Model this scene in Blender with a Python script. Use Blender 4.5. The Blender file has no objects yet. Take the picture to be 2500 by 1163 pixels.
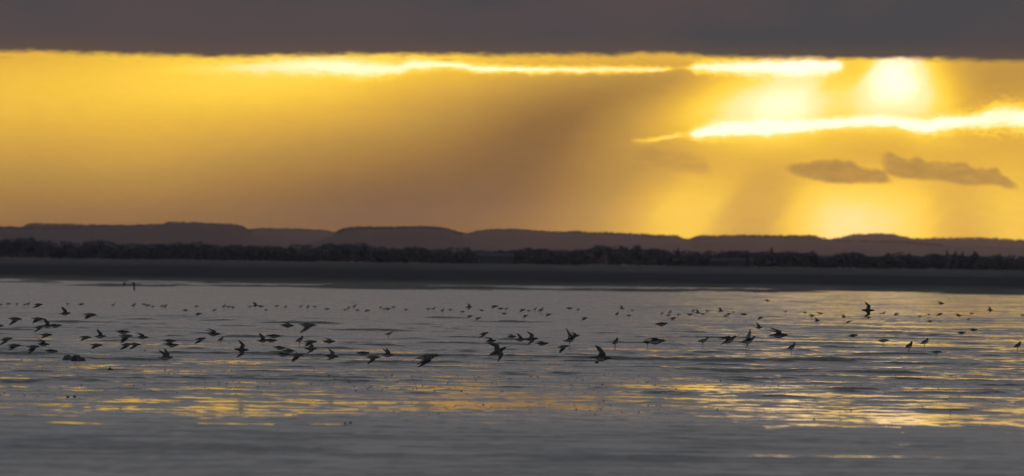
import bpy, math, random
import numpy as np
from mathutils import Vector, Matrix

scene = bpy.context.scene
col = scene.collection
RNG = np.random.default_rng(7)
random.seed(7)

# ------------------------------------------------------------------ camera
F = 2500 * 300.0 / 36.0          # focal length in photograph pixels
CAM_H = 1.5                      # metres above the mud
HORIZON = 655.0                  # row of the horizon at the middle of the photograph
ROLL = math.radians(0.70)
PITCH = (HORIZON - 581.5) / F
cr, sr = math.cos(ROLL), math.sin(ROLL)
cp, sp = math.cos(PITCH), math.sin(PITCH)
FWD = Vector((0, cp, sp))
UP0 = Vector((0, -sp, cp))
RIGHT = Vector((cr, 0, 0)) + UP0 * sr
UP = UP0 * cr - Vector((sr, 0, 0))
cam_data = bpy.data.cameras.new('camera')
cam_data.lens = 300
cam_data.sensor_width = 36
cam_data.clip_start = 0.5
cam_data.clip_end = 120000
cam_data.dof.use_dof = True
cam_data.dof.focus_distance = 140
cam_data.dof.aperture_fstop = 6.0
cam = bpy.data.objects.new('camera', cam_data)
col.objects.link(cam)
m = Matrix((RIGHT, UP, -FWD)).transposed().to_4x4()
m.translation = Vector((0, 0, CAM_H))
cam.matrix_world = m
scene.camera = cam

# ------------------------------------------------------------------ render settings
scene.render.engine = 'CYCLES'
cy = scene.cycles
cy.use_denoising = True
try:
    cy.denoiser = 'OPENIMAGEDENOISE'
except Exception:
    pass
cy.max_bounces = 6
cy.diffuse_bounces = 2
cy.glossy_bounces = 3
cy.volume_bounces = 1
cy.caustics_reflective = True
cy.caustics_refractive = False
cy.blur_glossy = 0.0
vs = scene.view_settings
vs.view_transform = 'Standard'
vs.look = 'None'
vs.exposure = 0
vs.gamma = 1
vs.use_curve_mapping = False

SUN_EL = math.radians(2.38)
SUN_AZ = math.radians(2.6)       # to the right of straight ahead


def lin(r, g, b):
    f = lambda c: (c / 255 / 12.92) if c <= 10 else ((c / 255 + 0.055) / 1.055) ** 2.4
    return (f(r), f(g), f(b), 1.0)


# ------------------------------------------------------------------ tiny node expression helper
class Nodes:
    def __init__(self, tree):
        self.t = tree

    def new(self, kind, **kw):
        n = self.t.nodes.new(kind)
        for k, v in kw.items():
            setattr(n, k, v)
        return n

    def put(self, sock, v):
        if isinstance(v, Ex):
            self.t.links.new(v.s, sock)
        elif hasattr(v, 'is_output'):
            self.t.links.new(v, sock)
        else:
            sock.default_value = v

    def math(self, op, a, b=None, c=None, clamp=False):
        n = self.new('ShaderNodeMath', operation=op, use_clamp=clamp)
        self.put(n.inputs[0], a)
        if b is not None:
            self.put(n.inputs[1], b)
        if c is not None:
            self.put(n.inputs[2], c)
        return Ex(self, n.outputs[0])

    def maprange(self, v, a, b, c=0.0, d=1.0, kind='LINEAR'):
        n = self.new('ShaderNodeMapRange', interpolation_type=kind, clamp=True)
        self.put(n.inputs['Value'], v)
        for s, x in zip(('From Min', 'From Max', 'To Min', 'To Max'), (a, b, c, d)):
            self.put(n.inputs[s], x)
        return Ex(self, n.outputs['Result'])

    def smooth(self, v, a, b, c=0.0, d=1.0):
        return self.maprange(v, a, b, c, d, 'SMOOTHSTEP')

    def curve(self, v, pts):
        """smooth 1-D table: pts = [(x, y)...] with v in the units of x"""
        xs = [p[0] for p in pts]
        ys = [p[1] for p in pts]
        x0, x1, y0, y1 = min(xs), max(xs), min(ys), max(ys)
        if y1 - y0 < 1e-9:
            y1 = y0 + 1.0
        u = self.maprange(v, x0, x1)
        n = self.new('ShaderNodeFloatCurve')
        self.put(n.inputs['Value'], u)
        mp = n.mapping
        mp.extend = 'HORIZONTAL'
        c = mp.curves[0]
        norm = [((x - x0) / (x1 - x0), (y - y0) / (y1 - y0)) for x, y in pts]
        while len(c.points) < len(norm):
            c.points.new(0.5, 0.5)
        for p, (a, b) in zip(c.points, norm):
            p.location = (a, b)
            p.handle_type = 'AUTO_CLAMPED'
        mp.update()
        return Ex(self, n.outputs[0]) * (y1 - y0) + y0

    def noise(self, vec, scale=1.0, detail=2.0, rough=0.5, dist=0.0, dims='3D'):
        n = self.new('ShaderNodeTexNoise', noise_dimensions=dims)
        self.put(n.inputs['Vector'], vec)
        n.inputs['Scale'].default_value = scale
        n.inputs['Detail'].default_value = detail
        n.inputs['Roughness'].default_value = rough
        n.inputs['Distortion'].default_value = dist
        return Ex(self, n.outputs[0])

    def vec(self, x, y, z=0.0):
        n = self.new('ShaderNodeCombineXYZ')
        for s, v in zip(n.inputs, (x, y, z)):
            self.put(s, v)
        return n.outputs[0]

    def mix(self, f, a, b):
        n = self.new('ShaderNodeMix', data_type='RGBA', clamp_factor=True)
        self.put(n.inputs[0], f)
        self.put(n.inputs[6], a)
        self.put(n.inputs[7], b)
        return n.outputs[2]

    def ramp(self, v, stops):
        n = self.new('ShaderNodeValToRGB')
        self.put(n.inputs[0], v)
        e = n.color_ramp.elements
        while len(e) < len(stops):
            e.new(0.5)
        for el, (p, c) in zip(e, stops):
            el.position = p
            el.color = c
        return n.outputs[0]


class Ex:
    def __init__(self, n, s):
        self.n, self.s = n, s

    def __add__(self, o): return self.n.math('ADD', self, o)
    __radd__ = __add__
    def __sub__(self, o): return self.n.math('SUBTRACT', self, o)
    def __rsub__(self, o): return self.n.math('SUBTRACT', o, self)
    def __mul__(self, o): return self.n.math('MULTIPLY', self, o)
    __rmul__ = __mul__
    def __truediv__(self, o): return self.n.math('DIVIDE', self, o)
    def __neg__(self): return self.n.math('MULTIPLY', self, -1.0)


# ------------------------------------------------------------------ sky (world)
SKY_STRENGTH = 0.1
world = bpy.data.worlds.new('World')
scene.world = world
world.use_nodes = True
wt = world.node_tree
wt.nodes.clear()
N = Nodes(wt)
tc = N.new('ShaderNodeTexCoord')
sx = N.new('ShaderNodeSeparateXYZ')
wt.links.new(tc.outputs['Generated'], sx.inputs[0])
dx, dy, dz = (Ex(N, o) for o in sx.outputs)
az = N.math('ARCTAN2', dx, dy)
el = N.math('ARCSINE', dz)
U, V = az * F, el * F
# cloud layers hang level in a frame tilted by the slight lean of the banks
Xs = U * cr + V * sr + 1250.0
Ys = HORIZON - (V * cr - U * sr)

COLS = [-40, 200, 400, 600, 800, 1000, 1200, 1350, 1450, 1550, 1650, 1750, 1850, 1950, 2050, 2150, 2250, 2350, 2450, 2540]
ROWS = {
    145: [.56, .62, .70, .74, .80, .80, .70, .62, .62, .62, .60, .74, .84, .86, .74, 1.04, .86, .50, .46, .46],
    200: [.70, .72, .79, .83, .78, .60, .52, .47, .40, .34, .36, .52, .74, .96, .70, 1.12, 1.06, .58, .44, .45],
    250: [.65, .66, .67, .67, .65, .57, .40, .27, .27, .42, .70, 1.00, 1.14, 1.18, .92, 1.10, 1.06, .60, .44, .55],
    300: [.58, .60, .61, .58, .53, .45, .29, .20, .26, .48, .60, .86, 1.02, 1.06, .88, .90, .90, .72, .6, .6],
    350: [.53, .55, .56, .51, .43, .32, .22, .20, .34, .46, .51, .60, .64, .62, .56, .52, .55, .58, .57, .56],
    420: [.43, .43, .41, .35, .26, .18, .14, .19, .33, .45, .57, .62, .61, .62, .62, .60, .60, .61, .61, .6],
    490: [.29, .28, .26, .22, .16, .11, .14, .25, .36, .52, .73, .68, .52, .76, .97, .94, .82, .62, .73, .71],
    545: [.20, .18, .16, .13, .09, .09, .15, .28, .41, .58, .74, .64, .54, .76, .90, .87, .77, .58, .69, .68],
}
ys_sorted = sorted(ROWS)
wob = N.noise(N.vec(Xs * 0.0024, Ys * 0.008), 1.0, 3.0, 0.55)
Yw = Ys + (wob - 0.5) * 26.0
Xw = Xs + (wob - 0.5) * 40.0
# the shafts fan out from the hidden sun: the sparse readings are joined along those rays
NX = np.array([x for y in ys_sorted for x in COLS], float)
NY = np.array([y for y in ys_sorted for x in COLS], float)
NT = np.array([t for y in ys_sorted for t in ROWS[y]], float)


def ray_kernel(xa, ya, xb, yb):
    ex, ey = xa[:, None] - xb[None], ya[:, None] - yb[None]
    mx, my = (xa[:, None] + xb[None]) / 2 - 2210.0, (ya[:, None] + yb[None]) / 2 - 40.0
    r = np.hypot(mx, my) + 1e-6
    along = (ex * mx + ey * my) / r
    perp = (-ex * my + ey * mx) / r
    s1 = 55 + 0.035 * r
    s2 = 90 + 0.10 * r
    return np.exp(-0.5 * ((along / s2) ** 2 + (perp / s1) ** 2))


MEAN = float(NT.mean())
WGT = np.linalg.solve(ray_kernel(NX, NY, NX, NY) + 0.04 * np.eye(len(NX)), NT - MEAN)
SHEAR = 0.75


def table_row(y, xp):
    x = np.clip(xp - SHEAR * (y - 350), -60, 2560)
    yy = np.full_like(x, min(560, max(140, y)))
    return ray_kernel(x, yy, NX, NY) @ WGT + MEAN


def bspline(t):
    t = abs(t)
    return (4 - 6 * t * t + 3 * t ** 3) / 6 if t < 1 else ((2 - t) ** 3 / 6 if t < 2 else 0.0)


# smooth table of brightness in the gap: cubic splines over rows 40 apart
STEP = 40
Xsh = Xw + (Yw - 350.0) * SHEAR
T = None
for yk in range(100, 661, STEP):
    wgt = N.new('ShaderNodeFloatCurve')
    N.put(wgt.inputs['Value'], N.maprange(Yw, yk - 2 * STEP, yk + 2 * STEP))
    wgt.mapping.extend = 'HORIZONTAL'
    c = wgt.mapping.curves[0]
    while len(c.points) < 25:
        c.points.new(0.5, 0.5)
    for q, p in enumerate(c.points):
        p.location = (q / 24, bspline(q / 6 - 2))
        p.handle_type = 'AUTO' if 0 < q < 24 else 'VECTOR'
    wgt.mapping.update()
    xp = np.linspace(-260, 2760, 56)
    row = list(zip(xp.tolist(), table_row(yk, xp).tolist()))
    term = Ex(N, wgt.outputs[0]) * N.curve(Xsh, row)
    T = term if T is None else T + term

fine = N.noise(N.vec(Xs * 0.018, Ys * 0.055), 1.0, 4.0, 0.55)
fine2 = N.noise(N.vec(Xs * 0.045, Ys * 0.08, 3.0), 1.0, 3.0, 0.6)
fibre = N.noise(N.vec(Xs * 0.028, Ys * 0.16, 8.0), 1.0, 4.0, 0.62)


def streak(yc, half, inten, jitter):
    c = N.curve(Xs, yc) + (fine - 0.5) * jitter + (fibre - 0.5) * jitter * 0.8
    h = N.curve(Xs, half) * (0.35 + fine2 * 1.3)
    q = (Ys - c) / h
    g = N.math('EXPONENT', -(q * q))
    return g * N.curve(Xs, inten) * (0.62 + fibre * 0.76)


SA = streak([(430, 168), (600, 166), (750, 163), (850, 166), (930, 171), (1000, 161), (1080, 159), (1150, 167), (1250, 170), (1400, 171),
             (1550, 171), (1625, 170), (1660, 168), (1700, 165), (1800, 166), (1950, 164), (2045, 162), (2080, 160)],
            [(430, 12), (700, 17), (850, 19), (940, 15), (1050, 11), (1150, 8), (1250, 8), (1550, 8), (1625, 5), (1660, 4), (1700, 12),
             (1800, 15), (1950, 17), (2040, 15), (2080, 8)],
            [(380, 0), (520, .10), (650, .20), (850, .34), (1100, .40), (1250, .5), (1600, .5), (1640, .22), (1662, .12), (1700, .5), (2035, .5),
             (2062, .04), (2080, 0)], 12)
SB = streak([(1540, 345), (1600, 340), (1655, 332), (1700, 328), (1760, 318), (1850, 314), (1950, 309), (2050, 302), (2150, 297), (2200, 301),
             (2260, 310), (2300, 303), (2400, 294), (2450, 285), (2540, 300)],
            [(1540, 4), (1650, 6), (1690, 10), (1750, 16), (1850, 14), (2000, 12), (2150, 11), (2260, 16), (2350, 17), (2430, 30), (2540, 32)],
            [(1535, 0), (1575, .25), (1650, .32), (1672, .12), (1700, .55), (2000, .5), (2500, .62), (2540, .6)], 14)
T = T + SA + SB


def small_cloud(T, top, bot, target, strength, soft=7.0):
    wv = (fine2 - 0.5) * 20.0 + (fibre - 0.5) * 10.0
    t_ = N.smooth(Ys - N.curve(Xs, top) + wv, -soft, soft)
    b_ = N.smooth(N.curve(Xs, bot) - Ys + wv * 0.4, -soft, soft)
    x0, x1 = top[0][0], top[-1][0]
    s_ = N.smooth(Xs, x0 - 8, x0 + 26) * N.smooth(Xs, x1 - 24, x1 + 8, 1.0, 0.0)
    target = target + (fine - 0.5) * 0.22
    mk = t_ * b_ * s_ * strength
    return T + mk * (target - T)


T = small_cloud(T, [(1915, 412), (1945, 401), (1990, 395), (2030, 391), (2080, 396), (2110, 412), (2150, 417), (2180, 440)],
                [(1915, 416), (1945, 428), (2000, 441), (2060, 448), (2120, 447), (2180, 446)], 0.40, .95)
T = small_cloud(T, [(2150, 378), (2168, 374), (2195, 383), (2215, 393), (2240, 384), (2262, 396), (2300, 399), (2350, 397), (2380, 414), (2420, 412),
                    (2450, 430), (2488, 456)],
                [(2150, 402), (2180, 430), (2230, 437), (2300, 441), (2370, 452), (2420, 451), (2460, 460), (2488, 463)], 0.41, .95)
T = small_cloud(T, [(1530, 378), (1570, 362), (1650, 373), (1700, 381), (1740, 405)],
                [(1530, 398), (1600, 410), (1650, 417), (1740, 426)], 0.42, .45, 10)
T = T + (fine - 0.5) * 0.05 + (fibre - 0.5) * 0.03

RAMP = [(.05, lin(112, 82, 58)), (.13, lin(131, 96, 58)), (.22, lin(152, 112, 60)), (.32, lin(174, 130, 63)), (.42, lin(192, 147, 68)),
        (.52, lin(217, 166, 68)), (.60, lin(236, 182, 66)), (.68, lin(252, 201, 66)), (.76, (1.15, .70, .065, 1)), (.86, (1.22, .80, .13, 1)),
        (.95, (1.4, .92, .36, 1)), (1.05, (1.55, 1.02, .50, 1)), (1.2, (2.1, 1.5, .88, 1))]
gold = N.ramp(T / 1.25, [(p / 1.25, c) for p, c in RAMP])
# away from the sun the gap under the cloud dims
side = N.smooth(N.math('ABSOLUTE', az - 0.03), 0.10, 0.9)
gold = N.mix(side, gold, (0.085, 0.070, 0.066, 1))

# clear high sky, thinly seen through the overcast
nish = N.new('ShaderNodeTexSky')
nish.sky_type = 'NISHITA'
nish.sun_disc = False
nish.sun_elevation = SUN_EL
nish.sun_rotation = SUN_AZ
# the overcast deck, brighter towards the zenith as overcast skies are
cloud_tone = N.noise(N.vec(Xs * 0.0011, Ys * 0.0032, 5.0), 1.0, 3.0, 0.5)
deck = N.mix(N.smooth(cloud_tone + (wob - 0.5) * 0.3, 0.36, 0.64), lin(81, 70, 71), lin(68, 68, 71))
edge_pts = [(-40, 128), (100, 127), (200, 131), (330, 134), (500, 139), (560, 140), (700, 136), (900, 134), (1100, 133), (1250, 136), (1400, 134), (1500, 135),
            (1580, 130), (1660, 134), (1760, 141), (1850, 144), (2000, 145), (2150, 144), (2300, 146), (2400, 149), (2540, 150)]
edge = N.curve(Xs, edge_pts) + (fine - 0.5) * 20.0 + (fibre - 0.5) * 9.0
above = edge - Ys
deck = N.mix(N.smooth(above, 0, 55, 0.45, 0.0), deck, lin(104, 80, 62))
# the deck thins overhead
deck = N.mix(N.smooth(el, 0.045, 0.26), deck, (0.159, 0.173, 0.196, 1))
sin_el = N.math('MAXIMUM', dz, 0.0)
vm = N.new('ShaderNodeVectorMath', operation='SCALE')
wt.links.new(deck, vm.inputs[0])
N.put(vm.inputs['Scale'], 1.0 + 2.0 * sin_el)
thin = N.new('ShaderNodeVectorMath', operation='SCALE')
wt.links.new(nish.outputs[0], thin.inputs[0])
thin.inputs['Scale'].default_value = SKY_STRENGTH
thin2 = N.new('ShaderNodeVectorMath', operation='SCALE')
wt.links.new(thin.outputs[0], thin2.inputs[0])
N.put(thin2.inputs['Scale'], N.smooth(el, 0.02, 0.5) * 0.3)
addv = N.new('ShaderNodeVectorMath', operation='ADD')
wt.links.new(vm.outputs[0], addv.inputs[0])
wt.links.new(thin2.outputs[0], addv.inputs[1])
# (shreds of the bank hanging into the gap)
wisp = N.smooth(fibre * 0.6 + fine * 0.4, 0.50, 0.66) * N.smooth(above, -34, -4) * N.smooth(Xs, 2000, 1300) * 0.35
bank = N.math('MAXIMUM', N.smooth(above + (fine2 - 0.5) * 5.0, -9, 9), wisp)
sky_col = N.mix(bank, gold, addv.outputs[0])
sky_col = N.mix(N.smooth(el, -0.012, -0.002), (0.03, 0.028, 0.03, 1), sky_col)
bg = N.new('ShaderNodeBackground')
wt.links.new(sky_col, bg.inputs[0])
bg.inputs[1].default_value = 1.0
out = N.new('ShaderNodeOutputWorld')
wt.links.new(bg.outputs[0], out.inputs[0])
world.cycles.sampling_method = 'MANUAL'
world.cycles.sample_map_resolution = 2048

# ------------------------------------------------------------------ sun, kept off the bay by an added unseen cloud
sun_data = bpy.data.lights.new('sun', 'SUN')
sun_data.energy = 0.05
sun_data.angle = math.radians(0.5)
sun_data.color = (1.0, 0.50, 0.22)
sun = bpy.data.objects.new('sun', sun_data)
col.objects.link(sun)
sdir = Vector((math.sin(SUN_AZ) * math.cos(SUN_EL), math.cos(SUN_AZ) * math.cos(SUN_EL), math.sin(SUN_EL)))
sun.rotation_euler = sdir.to_track_quat('Z', 'Y').to_euler()


# ================================================================== helpers for meshes
def ray(x, y):
    return FWD + RIGHT * ((x - 1250.0) / F) + UP * ((581.5 - y) / F)


def at_depth(x, y, d):
    """world point seen at photograph pixel (x, y), d metres out along +Y"""
    r = ray(x, y)
    r = r * (d / r.y)
    return Vector((r.x, r.y, r.z + CAM_H))


def on_ground(x, y, z=0.0):
    r = ray(x, y)
    k = (z - CAM_H) / r.z
    return Vector((r.x * k, r.y * k, z))


def mesh_object(name, verts, faces, mat=None, parent=None, smooth=True, mats=None, midx=None):
    me = bpy.data.meshes.new(name)
    if isinstance(verts, np.ndarray):
        verts = np.ascontiguousarray(verts, dtype=np.float32)
        faces = np.ascontiguousarray(faces, dtype=np.int32)
        nf, k = faces.shape
        me.vertices.add(len(verts))
        me.vertices.foreach_set('co', verts.ravel())
        me.loops.add(nf * k)
        me.loops.foreach_set('vertex_index', faces.ravel())
        me.polygons.add(nf)
        me.polygons.foreach_set('loop_start', np.arange(0, nf * k, k, dtype=np.int32))
        me.update(calc_edges=True)
        me.validate()
    else:
        me.from_pydata([tuple(v) for v in verts], [], [tuple(f) for f in faces])
    if smooth:
        me.polygons.foreach_set('use_smooth', np.ones(len(me.polygons), dtype=bool))
    for mm in (mats or ([mat] if mat else [])):
        me.materials.append(mm)
    if midx is not None:
        me.polygons.foreach_set('material_index', np.asarray(midx, dtype=np.int32))
    me.update()
    o = bpy.data.objects.new(name, me)
    col.objects.link(o)
    if parent:
        o.parent = parent
    return o


def empty(name, loc):
    o = bpy.data.objects.new(name, None)
    o.empty_display_size = 0.1
    o.location = loc
    col.objects.link(o)
    return o


def tag(o, label=None, cat=None, group=None, kind=None):
    for k, v in (('label', label), ('category', cat), ('group', group), ('kind', kind)):
        if v:
            o[k] = v
    return o


def hash2(ix, iy, seed):
    h = (ix.astype(np.int64) * 374761393 + iy.astype(np.int64) * 668265263 + seed * 974634777) & 0xFFFFFFFF
    h = ((h ^ (h >> 13)) * 1274126177) & 0xFFFFFFFF
    h = h ^ (h >> 16)
    return h.astype(np.float64) / 4294967295.0


def vnoise(x, y, seed=0):
    """smooth lattice noise in -1..1"""
    ix, iy = np.floor(x), np.floor(y)
    fx, fy = x - ix, y - iy
    fx = fx * fx * fx * (fx * (fx * 6 - 15) + 10)
    fy = fy * fy * fy * (fy * (fy * 6 - 15) + 10)
    a, b = hash2(ix, iy, seed), hash2(ix + 1, iy, seed)
    c, d = hash2(ix, iy + 1, seed), hash2(ix + 1, iy + 1, seed)
    return ((a * (1 - fx) + b * fx) * (1 - fy) + (c * (1 - fx) + d * fx) * fy) * 2 - 1


def grid_faces(nr, nc):
    i = np.arange(nr - 1)[:, None] * nc + np.arange(nc - 1)[None]
    return np.stack([i, i + 1, i + nc + 1, i + nc], -1).reshape(-1, 4)


def material(name, build):
    mt = bpy.data.materials.new(name)
    mt.use_nodes = True
    t = mt.node_tree
    t.nodes.clear()
    n = Nodes(t)
    o = n.new('ShaderNodeOutputMaterial')
    b = n.new('ShaderNodeBsdfPrincipled')
    t.links.new(b.outputs[0], o.inputs[0])
    build(n, b.inputs, o)
    return mt


def position(n):
    g = n.new('ShaderNodeNewGeometry')
    s = n.new('ShaderNodeSeparateXYZ')
    n.t.links.new(g.outputs['Position'], s.inputs[0])
    return [Ex(n, q) for q in s.outputs]


# ================================================================== materials
def m_mud(n, i, o):
    x, y, z = position(n)
    a = n.noise(n.vec(x * 1.1, y * 0.7), 1.0, 4.0, 0.6)
    b = n.noise(n.vec(x * 4.5, y * 1.1), 1.0, 3.0, 0.65)
    g = n.noise(n.vec(x * 14.0, y * 1.6, 3.0), 1.0, 2.0, 0.7)            # grit and worm spoil
    n.put(i['Base Color'], n.mix(n.smooth(a * 0.3 + b * 0.35 + g * 0.35, 0.38, 0.62), (0.026, 0.025, 0.025, 1), (0.105, 0.100, 0.094, 1)))
    # low mud keeps a film of water, the crests and banks have drained and gone matt
    level = n.smooth(y, 92, 77, 0.0, 0.012)
    up = z - level + (a - 0.5) * 0.010
    wet = n.smooth(up, -0.004, 0.010)
    dry = n.smooth(up + (b - 0.5) * 0.012, 0.009, 0.020)
    r0 = n.maprange(wet + (b - 0.5) * 0.7 + (g - 0.5) * 0.9, 0, 1, 0.10, 0.42)
    n.put(i['Roughness'], r0 + dry * 0.32 + n.smooth(y, 88, 80) * 0.24)
    n.put(i['Specular IOR Level'], 0.5 - dry * 0.42)
    i['IOR'].default_value = 1.36


def m_water(n, i, o):
    x, y, z = position(n)
    i['Base Color'].default_value = (0.030, 0.031, 0.030, 1)
    a = n.noise(n.vec(x * 0.32, y * 0.11, 2.0), 1.0, 3.0, 0.55)      # breeze patches
    b = n.noise(n.vec(x * 1.6, y * 0.7, 6.0), 1.0, 3.0, 0.6)
    far = n.smooth(y, 118, 210)
    lane = n.smooth(x / y + (a - 0.5) * 0.05, -0.015, 0.045)                              # a calmer lane on the right hand side
    c = n.noise(n.vec(x * 5.0, y * 1.2, 9.0), 1.0, 2.0, 0.6)
    breeze = n.smooth(a * 0.45 + b * 0.33 + c * 0.22 + far * (0.17 - lane * 0.15) - 0.02, 0.43, 0.60)
    n.put(i['Roughness'], n.maprange(breeze, 0, 1, 0.050, 0.25))
    i['IOR'].default_value = 1.333


def m_marsh(n, i, o):
    x, y, z = position(n)
    a = n.noise(n.vec(x * 0.010, y * 0.004), 1.0, 5.0, 0.6)
    b = n.noise(n.vec(x * 0.12, y * 0.05), 1.0, 4.0, 0.6)
    c = n.mix(n.smooth(a, 0.38, 0.62), (0.050, 0.050, 0.048, 1), (0.078, 0.075, 0.070, 1))
    c = n.mix(n.smooth(b, 0.40, 0.62), c, (0.020, 0.020, 0.019, 1))
    mudc = n.mix(n.smooth(b, 0.40, 0.62), (0.026, 0.025, 0.023, 1), (0.016, 0.016, 0.016, 1))
    band = n.noise(n.vec(x * 0.004, y * 0.010, 4.0), 1.0, 3.0, 0.6)      # cord grass, bare mud and turf lie in bands along the shore
    c = n.mix(n.smooth(band, 0.42, 0.60, 0.0, 0.55), c, (0.016, 0.016, 0.017, 1))
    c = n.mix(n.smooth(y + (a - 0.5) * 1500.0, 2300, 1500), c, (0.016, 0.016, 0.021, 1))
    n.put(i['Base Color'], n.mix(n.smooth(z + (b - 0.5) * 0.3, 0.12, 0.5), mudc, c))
    n.put(i['Roughness'], n.maprange(z, 0.03, 0.3, 0.55, 0.95))
    i['Specular IOR Level'].default_value = 0.03


def m_plain(c0, c1, sc, rough, spec=0.3):
    # two natural tones of one surface
    def f(n, i, o):
        t = n.new('ShaderNodeTexCoord')
        a = n.noise(t.outputs['Object'], sc, 4.0, 0.6)
        n.put(i['Base Color'], n.mix(n.smooth(a, 0.36, 0.64), c0 + (1,), c1 + (1,)))
        i['Roughness'].default_value = rough
        i['Specular IOR Level'].default_value = spec
    return f


MUD = material('wet_mud', m_mud)
WATER = material('shallow_water', m_water)
MARSH = material('saltmarsh', m_marsh)
WOOD = material('woodland_foliage', m_plain((0.014, 0.014, 0.012), (0.028, 0.025, 0.021), 0.08, 0.95, 0.05))
BELTM = material('hedge_foliage', m_plain((0.050, 0.049, 0.056), (0.072, 0.070, 0.078), 0.3, 0.95, 0.05))
BARK = material('bark', m_plain((0.05, 0.042, 0.035), (0.09, 0.075, 0.06), 3.0, 0.9))
HILL = material('hill_pasture', m_plain((0.015, 0.011, 0.012), (0.025, 0.019, 0.019), 0.004, 0.95, 0.1))
CLOD = material('mud_lump', m_plain((0.022, 0.020, 0.018), (0.045, 0.040, 0.036), 18.0, 0.75))
STAKE = material('weathered_wood', m_plain((0.03, 0.027, 0.024), (0.07, 0.06, 0.05), 9.0, 0.85))
WALLM = material('pale_render', m_plain((0.060, 0.060, 0.064), (0.080, 0.080, 0.084), 0.6, 0.95, 0.02))
ROOFM = material('slate_roof', m_plain((0.034, 0.034, 0.038), (0.048, 0.047, 0.050), 0.8, 0.95, 0.02))


BLOCKER_CLOUD = material('cloud', m_plain((0.74, 0.72, 0.72), (0.84, 0.82, 0.82), 0.0004, 1.0, 0.0))  # for the added cloud slab out of view


def haze_box():
    X0, X1, Y0, Y1, Z0, Z1 = -8200, 8200, -400, 30500, -3, 205
    v = [(x, y, z) for x in (X0, X1) for y in (Y0, Y1) for z in (Z0, Z1)]
    f = [(0, 1, 3, 2), (4, 6, 7, 5), (0, 4, 5, 1), (2, 3, 7, 6), (0, 2, 6, 4), (1, 5, 7, 3)]
    mt = bpy.data.materials.new('haze')
    mt.use_nodes = True
    t = mt.node_tree
    t.nodes.clear()
    o = t.nodes.new('ShaderNodeOutputMaterial')
    p = t.nodes.new('ShaderNodeVolumePrincipled')
    p.inputs['Color'].default_value = (0.75, 0.75, 1.0, 1)
    p.inputs['Density'].default_value = HAZE_DENSITY
    p.inputs['Anisotropy'].default_value = 0.9
    t.links.new(p.outputs[0], o.inputs['Volume'])
    h = mesh_object('haze', v, f, mt, smooth=False)
    tag(h, kind='stuff')


HAZE_DENSITY = 7e-6
haze_box()


def sun_blocker_cloud():
    """unseen cloud slab added above the frame to block the sun: it stands beyond the hills and shades the whole bay, while the
    far hills and the air before them still catch the light under its base"""
    nx, ny = 90, 14
    xs = np.linspace(-60000, 60000, nx)
    ys = np.linspace(40000, 48000, ny)
    X, Y = np.meshgrid(xs, ys)
    e = np.clip(np.minimum(np.minimum(X + 60000, 60000 - X) / 9000, np.minimum(Y - 40000, 48000 - Y) / 3000), 0, 1)
    zb = Y * math.tan(math.radians(1.97)) + 20 + 20 * vnoise(X / 5200, Y / 4200, 61) + (1 - e ** .5) * 60
    zt = zb + 90 + e ** .5 * (1500 + 500 * vnoise(X / 7000, Y / 6000, 63) + 220 * vnoise(X / 2300, Y / 2000, 64))
    n = X.size
    v = np.concatenate([np.stack([X, Y, zb], -1).reshape(-1, 3), np.stack([X, Y, zt], -1).reshape(-1, 3)])
    g = grid_faces(ny, nx)
    f = [tuple(q[::-1]) for q in g.tolist()] + [tuple(q + n) for q in g]
    ring = list(range(nx)) + [(j + 1) * nx + nx - 1 for j in range(ny - 1)] + [(ny - 1) * nx + k for k in range(nx - 2, -1, -1)] + [j * nx for j in range(ny - 2, 0, -1)]
    for a, b in zip(ring, ring[1:] + ring[:1]):
        f.append((a, b, b + n, a + n))
    o = mesh_object('sun_blocker_cloud', v.tolist(), f, BLOCKER_CLOUD)
    tag(o, kind='structure')

sun_blocker_cloud()  # added out of view to shade the bay from the sun lamp

# ================================================================== mudflat and water
BARS = [  # (x0, x1, y, height m): low mud banks as they lie in the photograph
    (205, 450, 880, .032), (-20, 150, 866, .020), (600, 840, 868, .022), (945, 1190, 870, .030), (900, 1100, 886, .022), (1260, 1520, 875, .026),
    (1490, 1860, 880, .045), (1880, 2140, 880, .040), (1680, 1800, 862, .028), (1740, 1960, 909, .030), (2060, 2260, 912, .022), (2150, 2280, 866, .024),
    (660, 830, 790, .050), (90, 300, 787, .045), (800, 1010, 808, .042), (1030, 1130, 777, .030), (1150, 1320, 787, .045), (490, 560, 783, .04), (540, 700, 824, .026),
    (300, 370, 781, .03), (770, 920, 933, .020), (1800, 1940, 972, .016), (1560, 1680, 966, .016), (2390, 2470, 960, .016),
    (2250, 2420, 1004, .014), (20, 110, 912, .014), (0, 90, 935, .012), (1330, 1420, 914, .012), (1450, 1600, 838, .026), (1920, 2100, 838, .022),
    (2150, 2400, 852, .020), (820, 960, 842, .014), (1060, 1140, 824, .018), (400, 470, 821, .016), (150, 700, 1100, .004),
    (1280, 1760, 1124, .005)]
BARW = []
for bx0, bx1, by, bh in BARS:
    c = on_ground((bx0 + bx1) / 2, by, 0.0)
    half = (bx1 - bx0) / 2 * c.y / F
    BARW.append((c.x, c.y, half, bh + .008, c.y))
POOLS = [(1495, 1790, 1114), (1770, 2110, 1113), (2080, 2500, 1117), (1915, 2075, 1040), (490, 670, 1035), (90, 300, 1033), (760, 850, 1036), (1180, 1260, 1034),
         (1870, 1920, 1047), (2185, 2225, 1086), (420, 460, 1060), (1000, 1180, 1110)]
POOLW = []
for bx0, bx1, by in POOLS:
    c = on_ground((bx0 + bx1) / 2, by, 0.0)
    POOLW.append((c.x, c.y, (bx1 - bx0) / 2 * c.y / F, .026, c.y))


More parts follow.
